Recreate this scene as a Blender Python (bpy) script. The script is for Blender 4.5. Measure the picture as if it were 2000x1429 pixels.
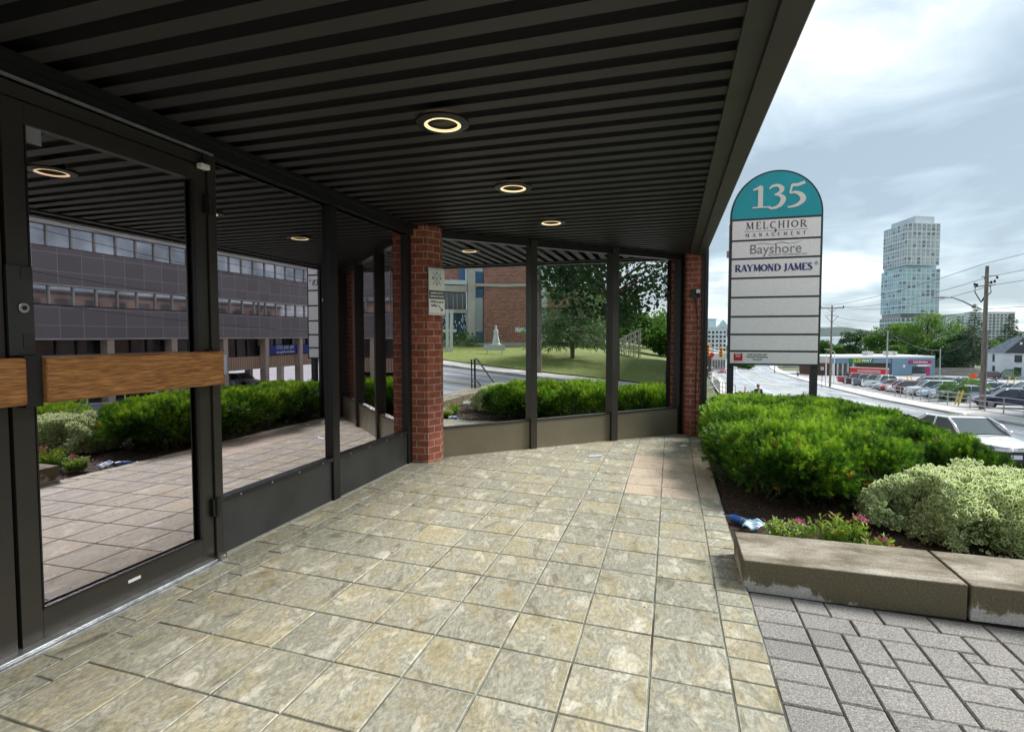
import bpy, bmesh, math, random
import numpy as np
from mathutils import Vector, Matrix
PI = math.pi
S = bpy.context.scene
COL = S.collection
for o in list(bpy.data.objects): bpy.data.objects.remove(o)
random.seed(7); RNG = np.random.default_rng(7)

# ------------------------------------------------------------------ camera
F_PX, CY_PX, PITCH, YAW, EYE = 1040.0, 701.85, 0.045, -0.2903, 1.49
cam_d = bpy.data.cameras.new('camera'); cam = bpy.data.objects.new('camera', cam_d); COL.objects.link(cam)
cam_d.sensor_width = 36; cam_d.lens = 36*F_PX/2000; cam_d.shift_y = (CY_PX-714.5)/2000
cam_d.clip_start = 0.05; cam_d.clip_end = 9000
cam.location = (0, 0, EYE); cam.rotation_euler = (PI/2-PITCH, 0, -YAW)
S.camera = cam
# ------------------------------------------------------------------ sky
SUN_EL, SUN_AZ = 38.0, 62.0        # azimuth from +Y towards +X
w = bpy.data.worlds.new('World'); S.world = w; w.use_nodes = True
nt = w.node_tree; N = nt.nodes; Lk = nt.links
N.clear()
out = N.new('ShaderNodeOutputWorld'); bg = N.new('ShaderNodeBackground'); bg.inputs[1].default_value = 0.12
Lk.new(bg.outputs[0], out.inputs[0])
sky = N.new('ShaderNodeTexSky'); sky.sky_type = 'NISHITA'; sky.sun_disc = False
sky.sun_elevation = math.radians(SUN_EL); sky.sun_rotation = math.radians(SUN_AZ)
tc = N.new('ShaderNodeTexCoord'); sp = N.new('ShaderNodeSeparateXYZ'); Lk.new(tc.outputs['Generated'], sp.inputs[0])
def wm(op, a, b=None, c=None, clamp=False):
    n = N.new('ShaderNodeMath'); n.operation = op; n.use_clamp = clamp
    for i, q in enumerate((a, b, c)):
        if q is None: continue
        if isinstance(q, (int, float)): n.inputs[i].default_value = q
        else: Lk.new(q, n.inputs[i])
    return n.outputs[0]
zz = wm('ADD', wm('MAXIMUM', sp.outputs[2], 0.0), 0.16)
cx = N.new('ShaderNodeCombineXYZ')
Lk.new(wm('DIVIDE', sp.outputs[0], zz), cx.inputs[0]); Lk.new(wm('DIVIDE', sp.outputs[1], zz), cx.inputs[1]); cx.inputs[2].default_value = 3.1
def wnoise(scale, det, dist, off):
    m = N.new('ShaderNodeMapping'); m.inputs['Location'].default_value = off; Lk.new(cx.outputs[0], m.inputs[0])
    n = N.new('ShaderNodeTexNoise'); n.inputs['Scale'].default_value = scale; n.inputs['Detail'].default_value = det
    n.inputs['Roughness'].default_value = .52; n.inputs['Distortion'].default_value = dist; Lk.new(m.outputs[0], n.inputs[0]); return n.outputs[0]
n1 = wnoise(.60, 7, .35, (2.9, .1, 0)); n2 = wnoise(2.3, 8, .6, (7.1, 3.3, 2))
nn = wm('ADD', wm('MULTIPLY', n1, .64), wm('MULTIPLY', n2, .36))
rp = N.new('ShaderNodeValToRGB'); cr = rp.color_ramp
cr.elements[0].position = .40; cr.elements[0].color = (.34, .43, .50, 1)
cr.elements[1].position = .60; cr.elements[1].color = (.88, .95, .98, 1)
e = cr.elements.new(.46); e.color = (.43, .535, .61, 1)
e = cr.elements.new(.53); e.color = (.57, .67, .73, 1)
Lk.new(nn, rp.inputs[0])
# the cloud deck is as bright as the sky strength allows (background is scaled by 0.12)
sc = N.new('ShaderNodeVectorMath'); sc.operation = 'SCALE'; sc.inputs['Scale'].default_value = 6.2; Lk.new(rp.outputs[0], sc.inputs[0])
mx = N.new('ShaderNodeMix'); mx.data_type = 'RGBA'; mx.inputs[0].default_value = .9
Lk.new(sky.outputs[0], mx.inputs[6]); Lk.new(sc.outputs[0], mx.inputs[7]); Lk.new(mx.outputs[2], bg.inputs[0])
# ------------------------------------------------------------------ sun (veiled by cloud)
sd = bpy.data.lights.new('sun', 'SUN'); so = bpy.data.objects.new('sun', sd); COL.objects.link(so)
sd.energy = 4.0; sd.angle = math.radians(20); sd.color = (1, .96, .9)
a, e_ = math.radians(SUN_AZ), math.radians(SUN_EL)
dirv = Vector((math.sin(a)*math.cos(e_), math.cos(a)*math.cos(e_), math.sin(e_)))
so.rotation_euler = (-dirv).to_track_quat('-Z', 'Y').to_euler(); so.location = dirv*60
S.view_settings.view_transform = 'Standard'; S.view_settings.look = 'None'
S.view_settings.exposure = 0.84; S.view_settings.gamma = 1; S.view_settings.use_curve_mapping = False
S.render.engine = 'CYCLES'
S.cycles.max_bounces = 8; S.cycles.glossy_bounces = 5; S.cycles.transparent_max_bounces = 12; S.cycles.diffuse_bounces = 4
S.render.resolution_x = 1024; S.render.resolution_y = 731

# ------------------------------------------------------------------ helpers
def ray(u, v):
    a=(u-1000)/F_PX; b=(CY_PX-v)/F_PX
    fw=math.cos(PITCH)+math.sin(PITCH)*b; z=b*math.cos(PITCH)-math.sin(PITCH)
    return Vector((a*math.cos(YAW)+fw*math.sin(YAW), -a*math.sin(YAW)+fw*math.cos(YAW), z))
def at(u, v, d): return Vector((0,0,EYE))+ray(u,v)*d
YS=[-60,-30,-5,0,10,20,35,46,60,100,140,200,400,520]; ZS=[3.6,1.8,-.30,-.78,-1.7,-2.66,-3.4,-3.9,-4.7,-6.9,-8.3,-10,-12.5,-16]
def rz(y): return float(np.interp(y, YS, ZS))
FK=[(-60,20.5),(10,20.5),(20,20),(30,18.5),(45,18),(60,19.2),(100,24.2),(170,29.5),(200,33),(400,60)]
NK=[(-60,8.2),(30,8.2),(60,6.9),(100,9),(156,12.2),(200,16),(400,36)]
def fk(y): return float(np.interp(y,[p[0] for p in FK],[p[1] for p in FK]))
def nk(y): return float(np.interp(y,[p[0] for p in NK],[p[1] for p in NK]))
def sm(t): t=max(0,min(1,t)); return t*t*(3-2*t)
def terr(x, y):
    r=rz(y); k0=nk(y); k1=fk(y)
    if x<k0-2.0:
        t=sm((y-10.9)/14) if y>10.9 else 0
        hi=-.09*(1-t)+(r+.13)*t
        if y<3: hi=-.14
        xs_=4.3 if y<3.9 else 2.8
        s=sm((x-xs_)/max(k0-2-xs_,.5)) if x>xs_ else 0
        return hi*(1-s)+(r+.13)*s
    if x<=k0: return r+.13
    if x<=k1: return r
    if x<=k1+2.3: return r+.13
    d=x-k1-2.3
    if y<9:
        lw=min(d,13)*np.interp(y,[-60,-12,-5,1,9],[.0,.02,.042,.07,.03])
        return r+.13+float(lw)
    return r+.13
def gp(u, v):
    d=ray(u,v); t=2.0
    while t<900:
        p=Vector((0,0,EYE))+d*t
        if p.z<terr(p.x,p.y): return p
        t+=.1
    return p

M = {}
def NT(name):
    m=bpy.data.materials.new(name); m.use_nodes=True; t=m.node_tree; b=t.nodes['Principled BSDF']; M[name]=m; return m,t,b
def mat(name, col, rough=.6, metal=0., var=0., scale=6., bump=0., bscale=40., spec=.5, emit=None, est=1., col2=None, det=5, stretch=None, coat=0):
    m,t,b=NT(name); n=t.nodes; l=t.links
    b.inputs['Base Color'].default_value=(*col,1); b.inputs['Roughness'].default_value=rough; b.inputs['Metallic'].default_value=metal
    b.inputs['Specular IOR Level'].default_value=spec; b.inputs['Coat Weight'].default_value=coat
    if emit: b.inputs['Emission Color'].default_value=(*emit,1); b.inputs['Emission Strength'].default_value=est
    if var or col2 or bump:
        tc=n.new('ShaderNodeTexCoord'); mp=n.new('ShaderNodeMapping'); l.new(tc.outputs['Object'],mp.inputs[0])
        if stretch: mp.inputs['Scale'].default_value=stretch
    if var or col2:
        no=n.new('ShaderNodeTexNoise'); no.inputs['Scale'].default_value=scale; no.inputs['Detail'].default_value=det; l.new(mp.outputs[0],no.inputs[0])
        r=n.new('ShaderNodeValToRGB'); l.new(no.outputs[0],r.inputs[0])
        c2=col2 or tuple(c*(1-var) for c in col); c1=col if col2 else tuple(min(1,c*(1+var)) for c in col)
        r.color_ramp.elements[0].position=.34; r.color_ramp.elements[1].position=.66
        r.color_ramp.elements[0].color=(*c2,1); r.color_ramp.elements[1].color=(*c1,1); l.new(r.outputs[0],b.inputs['Base Color'])
    if bump:
        nb=n.new('ShaderNodeTexNoise'); nb.inputs['Scale'].default_value=bscale; nb.inputs['Detail'].default_value=4; l.new(mp.outputs[0],nb.inputs[0])
        bp=n.new('ShaderNodeBump'); bp.inputs['Strength'].default_value=bump; bp.inputs['Distance'].default_value=.01; l.new(nb.outputs[0],bp.inputs['Height']); l.new(bp.outputs[0],b.inputs['Normal'])
    return m
def bmath(t, op, a, b=None, clamp=False):
    n=t.nodes.new('ShaderNodeMath'); n.operation=op; n.use_clamp=clamp
    for i,q in enumerate((a,b)):
        if q is None: continue
        if isinstance(q,(int,float)): n.inputs[i].default_value=q
        else: t.links.new(q,n.inputs[i])
    return n.outputs[0]
def brickmat(name, c1, c2, mortar, bw=.2, bh=.078, ms=.008, rough=.85, var=.25, bumpd=.004, offset=.5):
    m,t,b=NT(name); n=t.nodes; l=t.links
    uv=n.new('ShaderNodeTexCoord'); br=n.new('ShaderNodeTexBrick'); l.new(uv.outputs['UV'],br.inputs[0])
    br.inputs['Scale'].default_value=1; br.inputs['Brick Width'].default_value=bw; br.inputs['Row Height'].default_value=bh
    br.inputs['Mortar Size'].default_value=ms; br.inputs['Mortar Smooth'].default_value=.2; br.offset=offset
    br.inputs['Color1'].default_value=(*c1,1); br.inputs['Color2'].default_value=(*c2,1); br.inputs['Mortar'].default_value=(*mortar,1)
    no=n.new('ShaderNodeTexNoise'); no.inputs['Scale'].default_value=14; no.inputs['Detail'].default_value=6; l.new(uv.outputs['Object'],no.inputs[0])
    mr=n.new('ShaderNodeMapRange'); mr.inputs[1].default_value=.3; mr.inputs[2].default_value=.7; mr.inputs[3].default_value=1-var; mr.inputs[4].default_value=1+var; l.new(no.outputs[0],mr.inputs[0])
    vm=n.new('ShaderNodeVectorMath'); vm.operation='SCALE'; l.new(br.outputs[0],vm.inputs[0]); l.new(mr.outputs[0],vm.inputs['Scale']); l.new(vm.outputs[0],b.inputs['Base Color'])
    b.inputs['Roughness'].default_value=rough
    bp=n.new('ShaderNodeBump'); bp.invert=True; bp.inputs['Distance'].default_value=bumpd; bp.inputs['Strength'].default_value=.8; l.new(br.outputs['Fac'],bp.inputs['Height']); l.new(bp.outputs[0],b.inputs['Normal'])
    return m
def leafmat(name, cols, trans=.35, rough=.5, edge=None):
    m,t,b=NT(name); n=t.nodes; l=t.links
    at_=n.new('ShaderNodeAttribute'); at_.attribute_name='rnd'
    r=n.new('ShaderNodeValToRGB'); cr=r.color_ramp
    while len(cr.elements)<len(cols): cr.elements.new(.5)
    for i,(p,c) in enumerate(cols): cr.elements[i].position=p; cr.elements[i].color=(*c,1)
    l.new(at_.outputs['Fac'],r.inputs[0]); c=r.outputs[0]
    if edge:
        a2=n.new('ShaderNodeAttribute'); a2.attribute_name='edge'
        f=n.new('ShaderNodeMapRange'); f.inputs[1].default_value=edge[0]; f.inputs[2].default_value=edge[0]+.12; l.new(a2.outputs['Fac'],f.inputs[0])
        mx=n.new('ShaderNodeMix'); mx.data_type='RGBA'; l.new(f.outputs[0],mx.inputs[0]); l.new(c,mx.inputs[6]); mx.inputs[7].default_value=(*edge[1],1); c=mx.outputs[2]
    l.new(c,b.inputs['Base Color']); b.inputs['Roughness'].default_value=rough; b.inputs['Specular IOR Level'].default_value=.35
    tr=n.new('ShaderNodeBsdfTranslucent'); l.new(c,tr.inputs[0]); ms=n.new('ShaderNodeMixShader'); ms.inputs[0].default_value=trans
    l.new(b.outputs[0],ms.inputs[1]); l.new(tr.outputs[0],ms.inputs[2]); l.new(ms.outputs[0],n['Material Output'].inputs[0])
    return m
def glassmat(name, tint, refl, see=(.5,.5,.5), bump=.0, bscale=1.2, rough=0.0):
    m,t,b=NT(name); n=t.nodes; l=t.links; n.remove(b)
    g=n.new('ShaderNodeBsdfGlossy'); g.inputs['Color'].default_value=(*tint,1); g.inputs['Roughness'].default_value=rough
    tr=n.new('ShaderNodeBsdfTransparent'); tr.inputs[0].default_value=(*see,1)
    lw=n.new('ShaderNodeLayerWeight'); lw.inputs[0].default_value=.35
    mr=n.new('ShaderNodeMapRange'); mr.inputs[1].default_value=0; mr.inputs[2].default_value=1; mr.inputs[3].default_value=refl; mr.inputs[4].default_value=1; l.new(lw.outputs['Fresnel'],mr.inputs[0])
    ms=n.new('ShaderNodeMixShader'); l.new(mr.outputs[0],ms.inputs[0]); l.new(tr.outputs[0],ms.inputs[1]); l.new(g.outputs[0],ms.inputs[2]); l.new(ms.outputs[0],n['Material Output'].inputs[0])
    if bump:
        tcn=n.new('ShaderNodeTexCoord'); nb=n.new('ShaderNodeTexNoise'); nb.inputs['Scale'].default_value=bscale; nb.inputs['Detail'].default_value=1.5; l.new(tcn.outputs['Object'],nb.inputs[0])
        bp=n.new('ShaderNodeBump'); bp.inputs['Strength'].default_value=1; bp.inputs['Distance'].default_value=bump; l.new(nb.outputs[0],bp.inputs['Height']); l.new(bp.outputs[0],g.inputs['Normal'])
    return m

def auto_uv(me):
    uvl=me.uv_layers.new(name='UVMap').data
    co=np.empty(len(me.vertices)*3); me.vertices.foreach_get('co',co); co=co.reshape(-1,3)
    for p in me.polygons:
        n=p.normal
        if abs(n.z)>.8: 
            for li in p.loop_indices: c=co[me.loops[li].vertex_index]; uvl[li].uv=(c[0],c[1])
        else:
            t=Vector((-n.y,n.x,0)).normalized()
            for li in p.loop_indices: c=co[me.loops[li].vertex_index]; uvl[li].uv=(c[0]*t.x+c[1]*t.y,c[2])
def link(name, me, m=None, parent=None, smooth=False):
    o=bpy.data.objects.new(name,me); COL.objects.link(o)
    if m is not None: me.materials.append(M[m] if isinstance(m,str) else m)
    if parent: o.parent=parent
    if smooth: me.polygons.foreach_set('use_smooth',[True]*len(me.polygons))
    return o
class MB:
    def __init__(s): s.v=[]; s.f=[]
    def quad(s,a,b,c,d): i=len(s.v); s.v+=[tuple(a),tuple(b),tuple(c),tuple(d)]; s.f.append((i,i+1,i+2,i+3)); return s
    def box(s,x0,y0,z0,x1,y1,z1): return s.prism([(x0,y0),(x1,y0),(x1,y1),(x0,y1)],z0,z1)
    def prism(s,pts,z0,z1):
        a=sum(pts[i][0]*pts[(i+1)%len(pts)][1]-pts[(i+1)%len(pts)][0]*pts[i][1] for i in range(len(pts)))
        if a<0: pts=pts[::-1]
        n=len(pts); i=len(s.v)
        s.v+=[(p[0],p[1],z0) for p in pts]+[(p[0],p[1],z1) for p in pts]
        s.f.append(tuple(range(i+n-1,i-1,-1))); s.f.append(tuple(range(i+n,i+2*n)))
        for k in range(n): j=(k+1)%n; s.f.append((i+k,i+j,i+n+j,i+n+k))
        return s
    def obox(s,c,ax,ay,az,hx,hy,hz):
        c=Vector(c); i=len(s.v); ax,ay,az=[Vector(q).normalized() for q in (ax,ay,az)]
        for dx,dy,dz in [(-1,-1,-1),(1,-1,-1),(1,1,-1),(-1,1,-1),(-1,-1,1),(1,-1,1),(1,1,1),(-1,1,1)]: s.v.append(tuple(c+ax*hx*dx+ay*hy*dy+az*hz*dz))
        for f in [(3,2,1,0),(4,5,6,7),(0,1,5,4),(1,2,6,5),(2,3,7,6),(3,0,4,7)]: s.f.append(tuple(i+k for k in f))
        return s
    def wall(s,p,q,z0,z1,th,off=0):
        # vertical slab from p to q (xy), thickness th to the left side of p->q, front face offset
        p=Vector((p[0],p[1])); q=Vector((q[0],q[1])); d=(q-p).normalized(); n=Vector((-d.y,d.x))
        a=p+n*off; b=q+n*off
        return s.prism([tuple(a),tuple(b),tuple(b+n*th),tuple(a+n*th)],z0,z1)
    def tube(s,pts,r,n=8,cap=True):
        pts=[Vector(p) for p in pts]; rs=r if isinstance(r,(list,tuple)) else [r]*len(pts); i0=len(s.v)
        up=Vector((0,0,1))
        for k,p in enumerate(pts):
            d=(pts[min(k+1,len(pts)-1)]-pts[max(k-1,0)]).normalized()
            a=d.cross(up); a=a.normalized() if a.length>1e-3 else Vector((1,0,0)); b=d.cross(a)
            for j in range(n): t=2*PI*j/n; s.v.append(tuple(p+(a*math.cos(t)+b*math.sin(t))*rs[k]))
        for k in range(len(pts)-1):
            for j in range(n): a=i0+k*n+j; b=i0+k*n+(j+1)%n; s.f.append((a,a+n,b+n,b))
        if cap: s.f.append(tuple(i0+j for j in range(n))); s.f.append(tuple(i0+(len(pts)-1)*n+n-1-j for j in range(n)))
        return s
    def cyl(s,x,y,z0,z1,r,n=24,r2=None): return s.tube([(x,y,z0),(x,y,z1)],[r,r2 if r2 is not None else r],n)
    def lathe(s,c,prof,n=32):
        i0=len(s.v)
        for r,z in prof:
            for j in range(n): t=2*PI*j/n; s.v.append((c[0]+r*math.cos(t),c[1]+r*math.sin(t),c[2]+z))
        for k in range(len(prof)-1):
            for j in range(n): a=i0+k*n+j; b=i0+k*n+(j+1)%n; s.f.append((a,b,b+n,a+n))
        return s
    def mesh(s,name):
        me=bpy.data.meshes.new(name); me.from_pydata(s.v,[],s.f); me.update(); return me
    def build(s,name,m,parent=None,bevel=0,smooth=False,uv=True,seg=2):
        me=s.mesh(name)
        if uv: auto_uv(me)
        o=link(name,me,m,parent,smooth)
        if bevel:
            b=o.modifiers.new('bevel','BEVEL'); b.width=bevel; b.segments=seg; b.limit_method='ANGLE'; b.angle_limit=math.radians(40)
        return o
def thing(name, label, cat, loc=(0,0,0), rz_=0, group=None):
    o=bpy.data.objects.new(name,None); COL.objects.link(o); o.location=loc; o.rotation_euler=(0,0,rz_); o.empty_display_size=.2
    tag(o,label,cat,group); return o
def tag(o,label,cat,group=None,kind=None):
    o['label']=label; o['category']=cat
    if group: o['group']=group
    if kind: o['kind']=kind
    return o
def struct(o): o['kind']='structure'; return o
def part(mb,name,m,root,**k):
    # part modelled in world space under a root standing at the thing's base
    o=mb.build(name,m,root,**k); o.location=-Vector(root.location); return o
def fastmesh(name, V, F, m, parent=None, rnd=None, edge=None, smooth=False):
    V=np.asarray(V,dtype=np.float32); F=np.asarray(F,dtype=np.int32); k=F.shape[1]
    me=bpy.data.meshes.new(name); me.vertices.add(len(V)); me.vertices.foreach_set('co',V.ravel())
    me.loops.add(F.size); me.loops.foreach_set('vertex_index',F.ravel()); me.polygons.add(len(F))
    me.polygons.foreach_set('loop_start',np.arange(0,F.size,k,dtype=np.int32))
    try: me.polygons.foreach_set('loop_total',np.full(len(F),k,dtype=np.int32))
    except Exception: pass
    me.update(calc_edges=True)
    if not smooth: me.polygons.foreach_set('use_smooth',[False]*len(F))
    if rnd is not None: a=me.attributes.new('rnd','FLOAT','FACE'); a.data.foreach_set('value',np.asarray(rnd,dtype=np.float32))
    if edge is not None: a=me.attributes.new('edge','FLOAT','POINT'); a.data.foreach_set('value',np.asarray(edge,dtype=np.float32))
    return link(name,me,m,parent,smooth)
def copytree(o,parent=None,loc=None,rot=None,label=None):
    c=o.copy(); COL.objects.link(c)
    if parent: c.parent=parent
    if loc is not None: c.location=loc
    if rot is not None: c.rotation_euler=(0,0,rot)
    if label: c['label']=label
    for ch in list(o.children): copytree(ch,c)
    return c

# ---- lettering
def text(s, size, name, m, parent, loc, rot, ext=.002, align='CENTER', sx=1, bold=0, sp=1):
    c=bpy.data.curves.new(name,'FONT'); c.body=s; c.size=size; c.extrude=ext; c.align_x=align; c.align_y='CENTER'; c.offset=bold; c.space_character=sp
    o=bpy.data.objects.new(name,c); COL.objects.link(o); bpy.context.view_layer.update()
    me=bpy.data.meshes.new_from_object(o.evaluated_get(bpy.context.evaluated_depsgraph_get())); bpy.data.objects.remove(o)
    for v in me.vertices: v.co.x*=sx
    ob=link(name,me,m,parent); ob.location=loc; ob.rotation_euler=rot; return ob
def catmull(P, n=8):
    P=[P[0]]+list(P)+[P[-1]]; o=[]
    for i in range(1,len(P)-2):
        p0,p1,p2,p3=[np.array(q,float) for q in P[i-1:i+3]]
        for k in range(n):
            t=k/n; o.append(.5*((2*p1)+(-p0+p2)*t+(2*p0-5*p1+4*p2-p3)*t*t+(-p0+3*p1-3*p2+p3)*t**3))
    o.append(np.array(P[-2],float)); return o
RC=[0]
def ribbon(mb, P, sx, sz, ox, oz, y0, y1, smooth=True):
    # P: (x,z,width); drawn in the XZ plane as a solid ribbon between y0 (front) and y1
    RC[0]=(RC[0]+1)%9; y0=y0-RC[0]*.0003
    Q=catmull(P) if smooth and len(P)>2 else [np.array(p,float) for p in P]
    L=[];R=[]
    for i,q in enumerate(Q):
        a=Q[max(i-1,0)]; b=Q[min(i+1,len(Q)-1)]; d=np.array([(b[0]-a[0])*sx,(b[1]-a[1])*sz]); d/=max(np.hypot(*d),1e-9); n=np.array([-d[1],d[0]])
        c=np.array([ox+q[0]*sx,oz+q[1]*sz]); L.append(c+n*q[2]*sz/2); R.append(c-n*q[2]*sz/2)
    for i in range(len(Q)-1):
        k=len(mb.v)
        for y in (y0,y1):
            for p in (L[i],R[i],R[i+1],L[i+1]): mb.v.append((p[0],y,p[1]))
        mb.f.append((k,k+1,k+2,k+3)); mb.f.append((k+7,k+6,k+5,k+4))
        for a,b in ((0,1),(1,2),(2,3),(3,0)): mb.f.append((k+a,k+4+a,k+4+b,k+b))
DIG={'1':(.62,[[(.33,0,.2),(.33,.97,.2)],[(.04,.82,.07),(.2,.88,.1),(.36,.97,.12)],[(.02,.03,.06),(.64,.03,.06)]]),
'3':(.74,[[(.08,.82,.06),(.2,.94,.1),(.42,.95,.13),(.56,.8,.2),(.48,.64,.12),(.28,.55,.06)],[(.28,.55,.06),(.48,.52,.12),(.62,.36,.22),(.54,.14,.18),(.36,.0,.12),(.16,-.03,.1),(.06,.04,.1)]]),
'5':(.74,[[(.24,.93,.13),(.46,.93,.13),(.72,1.02,.13)],[(.24,.96,.09),(.16,.58,.07)],[(.16,.58,.07),(.38,.6,.12),(.6,.46,.2),(.66,.28,.22),(.52,.1,.15),(.3,.0,.1),(.08,-.03,.07)]])}
a_,b_=.17,.07
GL={'A':(.9,[(.12,0,.45,1,b_),(.45,1,.8,0,a_),(.22,.33,.62,.33,b_)],[(.1,0),(.8,0)]),'C':(.85,'C',[]),'D':(.88,[(.18,0,.18,1,a_)],[(.18,0),(.18,1)]),
'E':(.75,[(.18,0,.18,1,a_),(.18,.97,.66,.97,b_),(.18,.03,.68,.03,b_),(.18,.52,.52,.52,b_),(.66,.8,.66,1,b_),(.68,0,.68,.22,b_)],[(.18,0),(.18,1)]),
'G':(.9,'G',[]),'H':(.95,[(.18,0,.18,1,a_),(.76,0,.76,1,a_),(.18,.5,.76,.5,b_)],[(.18,0),(.18,1),(.76,0),(.76,1)]),'I':(.45,[(.22,0,.22,1,a_)],[(.22,0),(.22,1)]),
'J':(.5,[(.3,.08,.3,1,a_),(.3,.1,.1,-.12,a_*.8)],[(.3,1)]),'L':(.72,[(.18,0,.18,1,a_),(.18,.03,.66,.03,b_),(.66,0,.66,.24,b_)],[(.18,0),(.18,1)]),
'M':(1.1,[(.16,0,.2,1,b_),(.2,1,.53,.08,a_),(.53,.08,.88,1,b_),(.88,1,.92,0,a_)],[(.16,0),(.18,1),(.92,0),(.9,1)]),
'N':(.95,[(.18,0,.18,1,b_),(.18,1,.76,0,a_),(.76,0,.76,1,b_)],[(.18,0),(.16,1),(.76,1)]),'O':(.92,'O',[]),
'R':(.85,[(.18,0,.18,1,a_),(.42,.48,.8,0,a_)],[(.18,0),(.18,1),(.82,0)]),'S':(.68,'S',[]),'T':(.8,[(.4,0,.4,1,a_),(.08,.97,.72,.97,b_),(.08,.78,.08,1,b_),(.72,.78,.72,1,b_)],[(.4,0)]),
'Y':(.85,[(.08,1,.42,.48,a_),(.42,.48,.76,1,b_),(.42,0,.42,.5,a_)],[(.1,1),(.76,1),(.42,0)])}
CUR={'C':[[(.78,.82,.12),(.5,.98,.08),(.18,.72,.17),(.16,.3,.17),(.48,.02,.08),(.78,.16,.06)]],
'G':[[(.78,.82,.12),(.5,.98,.08),(.18,.72,.17),(.16,.3,.17),(.48,.02,.08),(.78,.1,.1),(.78,.42,.15)]],
'O':[[(.46,.98,.07),(.12,.7,.17),(.12,.3,.17),(.46,.02,.07)],[(.46,.02,.07),(.8,.3,.17),(.8,.7,.17),(.46,.98,.07)]],
'S':[[(.56,.8,.1),(.34,.98,.08),(.12,.78,.14),(.34,.52,.18),(.58,.26,.15),(.34,.02,.08),(.08,.18,.1)]],
'D':[[(.18,.97,.07),(.5,.95,.08),(.8,.62,.17),(.78,.3,.17),(.5,.04,.08),(.18,.03,.07)]],
'R':[[(.18,.97,.07),(.5,.96,.1),(.66,.74,.15),(.46,.5,.08),(.18,.48,.07)]]}
def serif(s, h, x0, z0, width, y0, y1, wt=1., name='lettering', m='ink', parent=None):
    # capitals h high, fitted into width, baseline z0, left x0
    adv=[.45 if c==' ' else GL[c][0] for c in s]; tot=sum(adv); k=width/tot; mb=MB(); x=x0
    for c,ad in zip(s,adv):
        if c!=' ':
            st=GL[c][1]; gx=min(k,h*1.0); ox=x+(k*ad-gx*ad)/2
            if not isinstance(st,str):
                for (xa,za,xb,zb,w_) in st: ribbon(mb,[(xa,za,w_*wt),(xb,zb,w_*wt)],gx,h,ox,z0,y0,y1,False)
            for P in CUR.get(c,[]): ribbon(mb,[(p[0],p[1],p[2]*wt) for p in P],gx,h,ox,z0,y0,y1)
            for (sx_,sz_) in GL[c][2]:
                zc=.025 if sz_<.5 else .975; ribbon(mb,[(sx_-.13,zc,.06),(sx_+.13,zc,.06)],gx,h,ox,z0,y0-.0003,y1,False)
        x+=k*ad
    return mb.build(name,m,parent,uv=False)
# ------------------------------------------------------------------ materials
mat('bronze',(.034,.031,.025),.42,.25,var=.12,scale=3,bump=.08,bscale=60)
mat('bronze_dark',(.012,.012,.013),.4,.2,var=.15,scale=4)
mat('panel_bronze',(.18,.16,.11),.42,.35,var=.10,scale=2.2,bump=.05,bscale=8)
mat('panel_dark',(.042,.045,.046),.38,.3,var=.2,scale=3,bump=.04,bscale=10)
mat('soffit_slat',(.021,.019,.0185),.55,0,var=.10,scale=2,bump=.03)
mat('trim_olive',(.035,.036,.030),.5,.1,var=.15); mat('trim_brown',(.040,.034,.032),.5,.1,var=.2,scale=3)
mat('recess_black',(.004,.004,.005),.9)
mat('fascia_brown',(.085,.075,.072),.5,.1,var=.15,scale=3)
mat('fascia_grey',(.30,.29,.31),.5,.2,var=.2,scale=6)
mat('aluminium',(.42,.44,.46),.35,.8,var=.25,scale=12,bump=.15,bscale=30)
mat('rubber',(.01,.01,.01),.7)
mat('caulk',(.33,.32,.28),.9,var=.2,scale=30,bump=.4,bscale=60)
mat('steel_lock',(.5,.49,.45),.28,1)
mat('lit_rim',(.9,.85,.7),.4,emit=(1,.74,.38),est=.55)  # reflective ring edge lit by its bulb; that light put in as emission
mat('lamp_bulb',(.9,.85,.7),.4,emit=(1,.9,.6),est=2.2)
mat('white_plastic',(.7,.7,.68),.4,var=.05)
mat('black_plastic',(.02,.02,.022),.4)
mat('interior_dark',(.03,.028,.026),.8)
mat('interior_floor',(.10,.085,.075),.6,var=.2)
mat('easel_wood',(.95,.66,.22),.5,var=.15)
brickmat('brick_red',(.30,.082,.043),(.19,.052,.032),(.36,.27,.23),.19,.078,.006)
brickmat('brick_far',(.46,.165,.115),(.24,.075,.055),(.45,.34,.28),.34,.13,.018,var=.35)
mat('concrete_wall',(.36,.33,.28),.9,var=.3,scale=3,bump=.5,bscale=90,col2=(.17,.155,.115))
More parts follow.
